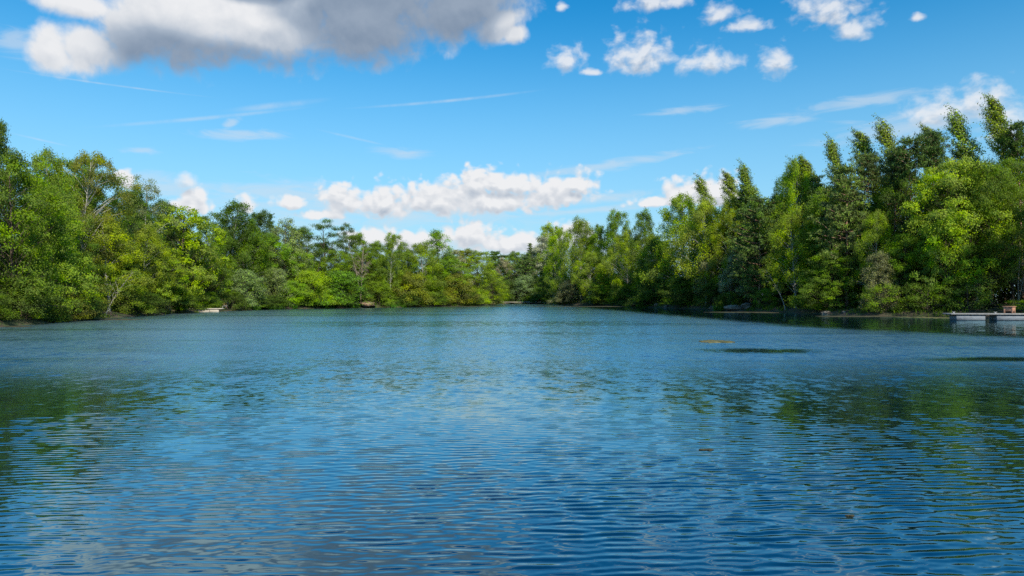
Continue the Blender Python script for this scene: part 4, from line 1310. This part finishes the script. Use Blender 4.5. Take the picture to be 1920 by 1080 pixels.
# ------------------------------------------------------------------ rocks, bare earth, floating weed
def rock(label, px, off, sx_, sy_, sz_, seed, mat=None, cat='rock', name='rock', group=None, sink=0.25):
    rng = np.random.default_rng(seed)
    Yc = shore(px) + off
    x = (px - 960) / F * Yc
    nu, nv = 18, 11
    V, Fc = [], []
    ph = rng.uniform(0, 6.28, (5, 3))
    fr = rng.uniform(1.0, 3.2, (5, 3))
    for i in range(nv + 1):
        th = math.pi * i / nv
        for j_ in range(nu):
            a = 2 * math.pi * j_ / nu
            d = np.array([math.sin(th) * math.cos(a), math.sin(th) * math.sin(a), math.cos(th)])
            r = 1 + sum(0.11 * math.sin(float(fr[k] @ d) * 2 + ph[k, 0]) for k in range(5))
            q = np.sign(d) * np.abs(d) ** 0.75
            V.append(q * r * np.array([sx_, sy_, sz_]))
    for i in range(nv):
        for j_ in range(nu):
            Fc.append((i * nu + j_, (i + 1) * nu + j_, (i + 1) * nu + (j_ + 1) % nu, i * nu + (j_ + 1) % nu))
    gq = Geo()
    gq.add(np.array(V), Fc)
    o_ = link(name, gq.mesh(name, mat or M_ROCK), None, (x, Yc, max(tz(x, Yc), 0.0) + sz_ * (0.5 - sink)))
    o_.rotation_euler = (0, 0, rng.uniform(0, 6.28) if mat is None else 0)
    return tag(o_, label, cat, group)


rock('large flat pale rock ledge at the foot of the big dark pine', 1380, 0.6, 2.4, 1.3, 0.55, 1)
rock('upper rock slab behind the large pale ledge', 1400, 3.2, 2.2, 1.2, 0.7, 2)
rock('rounded brown rock left of the large pale ledge', 1338, 0.5, 1.0, 0.7, 0.4, 3)
rock('small grey rock at the waterline right of the thin leaning birch', 1550, 0.4, 0.8, 0.6, 0.35, 4)
rock('pebble sized white stone farther right along the dark waterline', 1582, 0.4, 0.3, 0.25, 0.22, 5)
rock('pale stone at the waterline left of the big birch cluster', 1190, 0.5, 1.3, 0.7, 0.5, 6)
rock('small stone at the waterline under the left cluster birch', 1233, 0.5, 0.9, 0.6, 0.4, 7)
rock('second small stone under the left cluster birch', 1250, 0.4, 0.7, 0.5, 0.3, 8)
rock('sandy earth slope bared in the gap right of the large domed bush', 687, 1.8, 2.0, 3.4, 0.75, 9, M_SAND, 'earth bank', 'earth_bank')
rock('orange bare earth mound behind the right end of the concrete landing', 417, 3.2, 1.1, 1.4, 1.2, 10, M_SAND, 'earth bank', 'earth_bank')


def mat_patch(name, label, px, py, wpx, hpx, mat, seed, cat='algae mat', wavy=0.25, group=None, thick=1.0):
    """a thin raft of floating weed: irregular outline, domed edge, a few centimetres thick"""
    rng = np.random.default_rng(seed)
    x, Yc = ground_pt(px, py)
    sx_ = wpx / F * Yc / 2
    sy_ = abs(ground_pt(px, py - hpx / 2)[1] - ground_pt(px, py + hpx / 2)[1]) / 2
    n = 72
    ph = rng.uniform(0, 6.28, 6)
    rings = []
    for q, hz in ((1.0, 0.0), (0.985, 0.028), (0.9, 0.042), (0.55, 0.05), (0.2, 0.05)):
        ring = []
        for k in range(n):
            a = 2 * math.pi * k / n
            r = 1 + wavy * (math.sin(3 * a + ph[0]) * .5 + math.sin(5 * a + ph[1]) * .35 + math.sin(11 * a + ph[2]) * .3 + math.sin(19 * a + ph[3]) * .2)
            ring.append((sx_ * r * q * math.cos(a), sy_ * r * q * math.sin(a), thick * hz + thick * 0.008 * math.sin(9 * a + ph[4] + 5 * q)))
        rings.append(ring)
    V = [p for rg_ in rings for p in rg_] + [(0, 0, 0.05 * thick)]
    Fc = [(i * n + k, i * n + (k + 1) % n, (i + 1) * n + (k + 1) % n, (i + 1) * n + k) for i in range(4) for k in range(n)]
    Fc += [(4 * n + k, 4 * n + (k + 1) % n, 5 * n) for k in range(n)]
    gq = Geo()
    gq.add(np.array(V), Fc)
    o_ = link(name, gq.mesh(name, mat), None, (x, Yc, 0.0))
    return tag(o_, label, cat, group)


mat_patch('algae_mat', 'yellowish floating algae mat alone on the open water', 1342, 641, 58, 4, M_WEED, 1, thick=1.5)
mat_patch('algae_mat', 'long pale algae mat along the dark waterline below the tall pines', 1640, 593.2, 190, 1.8, M_SCUM, 2, wavy=0.5)
mat_patch('algae_mat', 'algae mat touching the left end of the pontoon', 1752, 595.5, 80, 2.2, M_WEED, 3, wavy=0.5)
mat_patch('algae_mat', 'thin algae strip below the pale rock ledge', 1430, 585.5, 170, 1.5, M_SCUM, 4, wavy=0.5)
mat_patch('algae_mat', 'thin pale algae strip under the white birch trunks at the far right bank', 1150, 574.6, 230, 0.9, M_SCUM, 5, wavy=0.4)
mat_patch('algae_mat', 'pale algae strip along the left bank below the small leaning birch', 180, 599.3, 150, 1.6, M_SCUM, 6, wavy=0.5)
mat_patch('algae_mat', 'algae strip at the left edge of the view', 20, 612.5, 70, 1.6, M_SCUM, 7, wavy=0.5)
mat_patch('algae_mat', 'algae strip at the foot of the left point', 860, 574.6, 150, 1.0, M_SCUM, 8, wavy=0.4)
mat_patch('algae_mat', 'small weed scrap floating in the right foreground', 1325, 843, 20, 1.8, M_SCUM, 9, wavy=0.9, thick=0.35)
mat_patch('algae_mat', 'tiny weed scrap floating below and right of the foreground one', 1592, 966, 11, 1.5, M_SCUM, 10, wavy=0.9, thick=0.3)
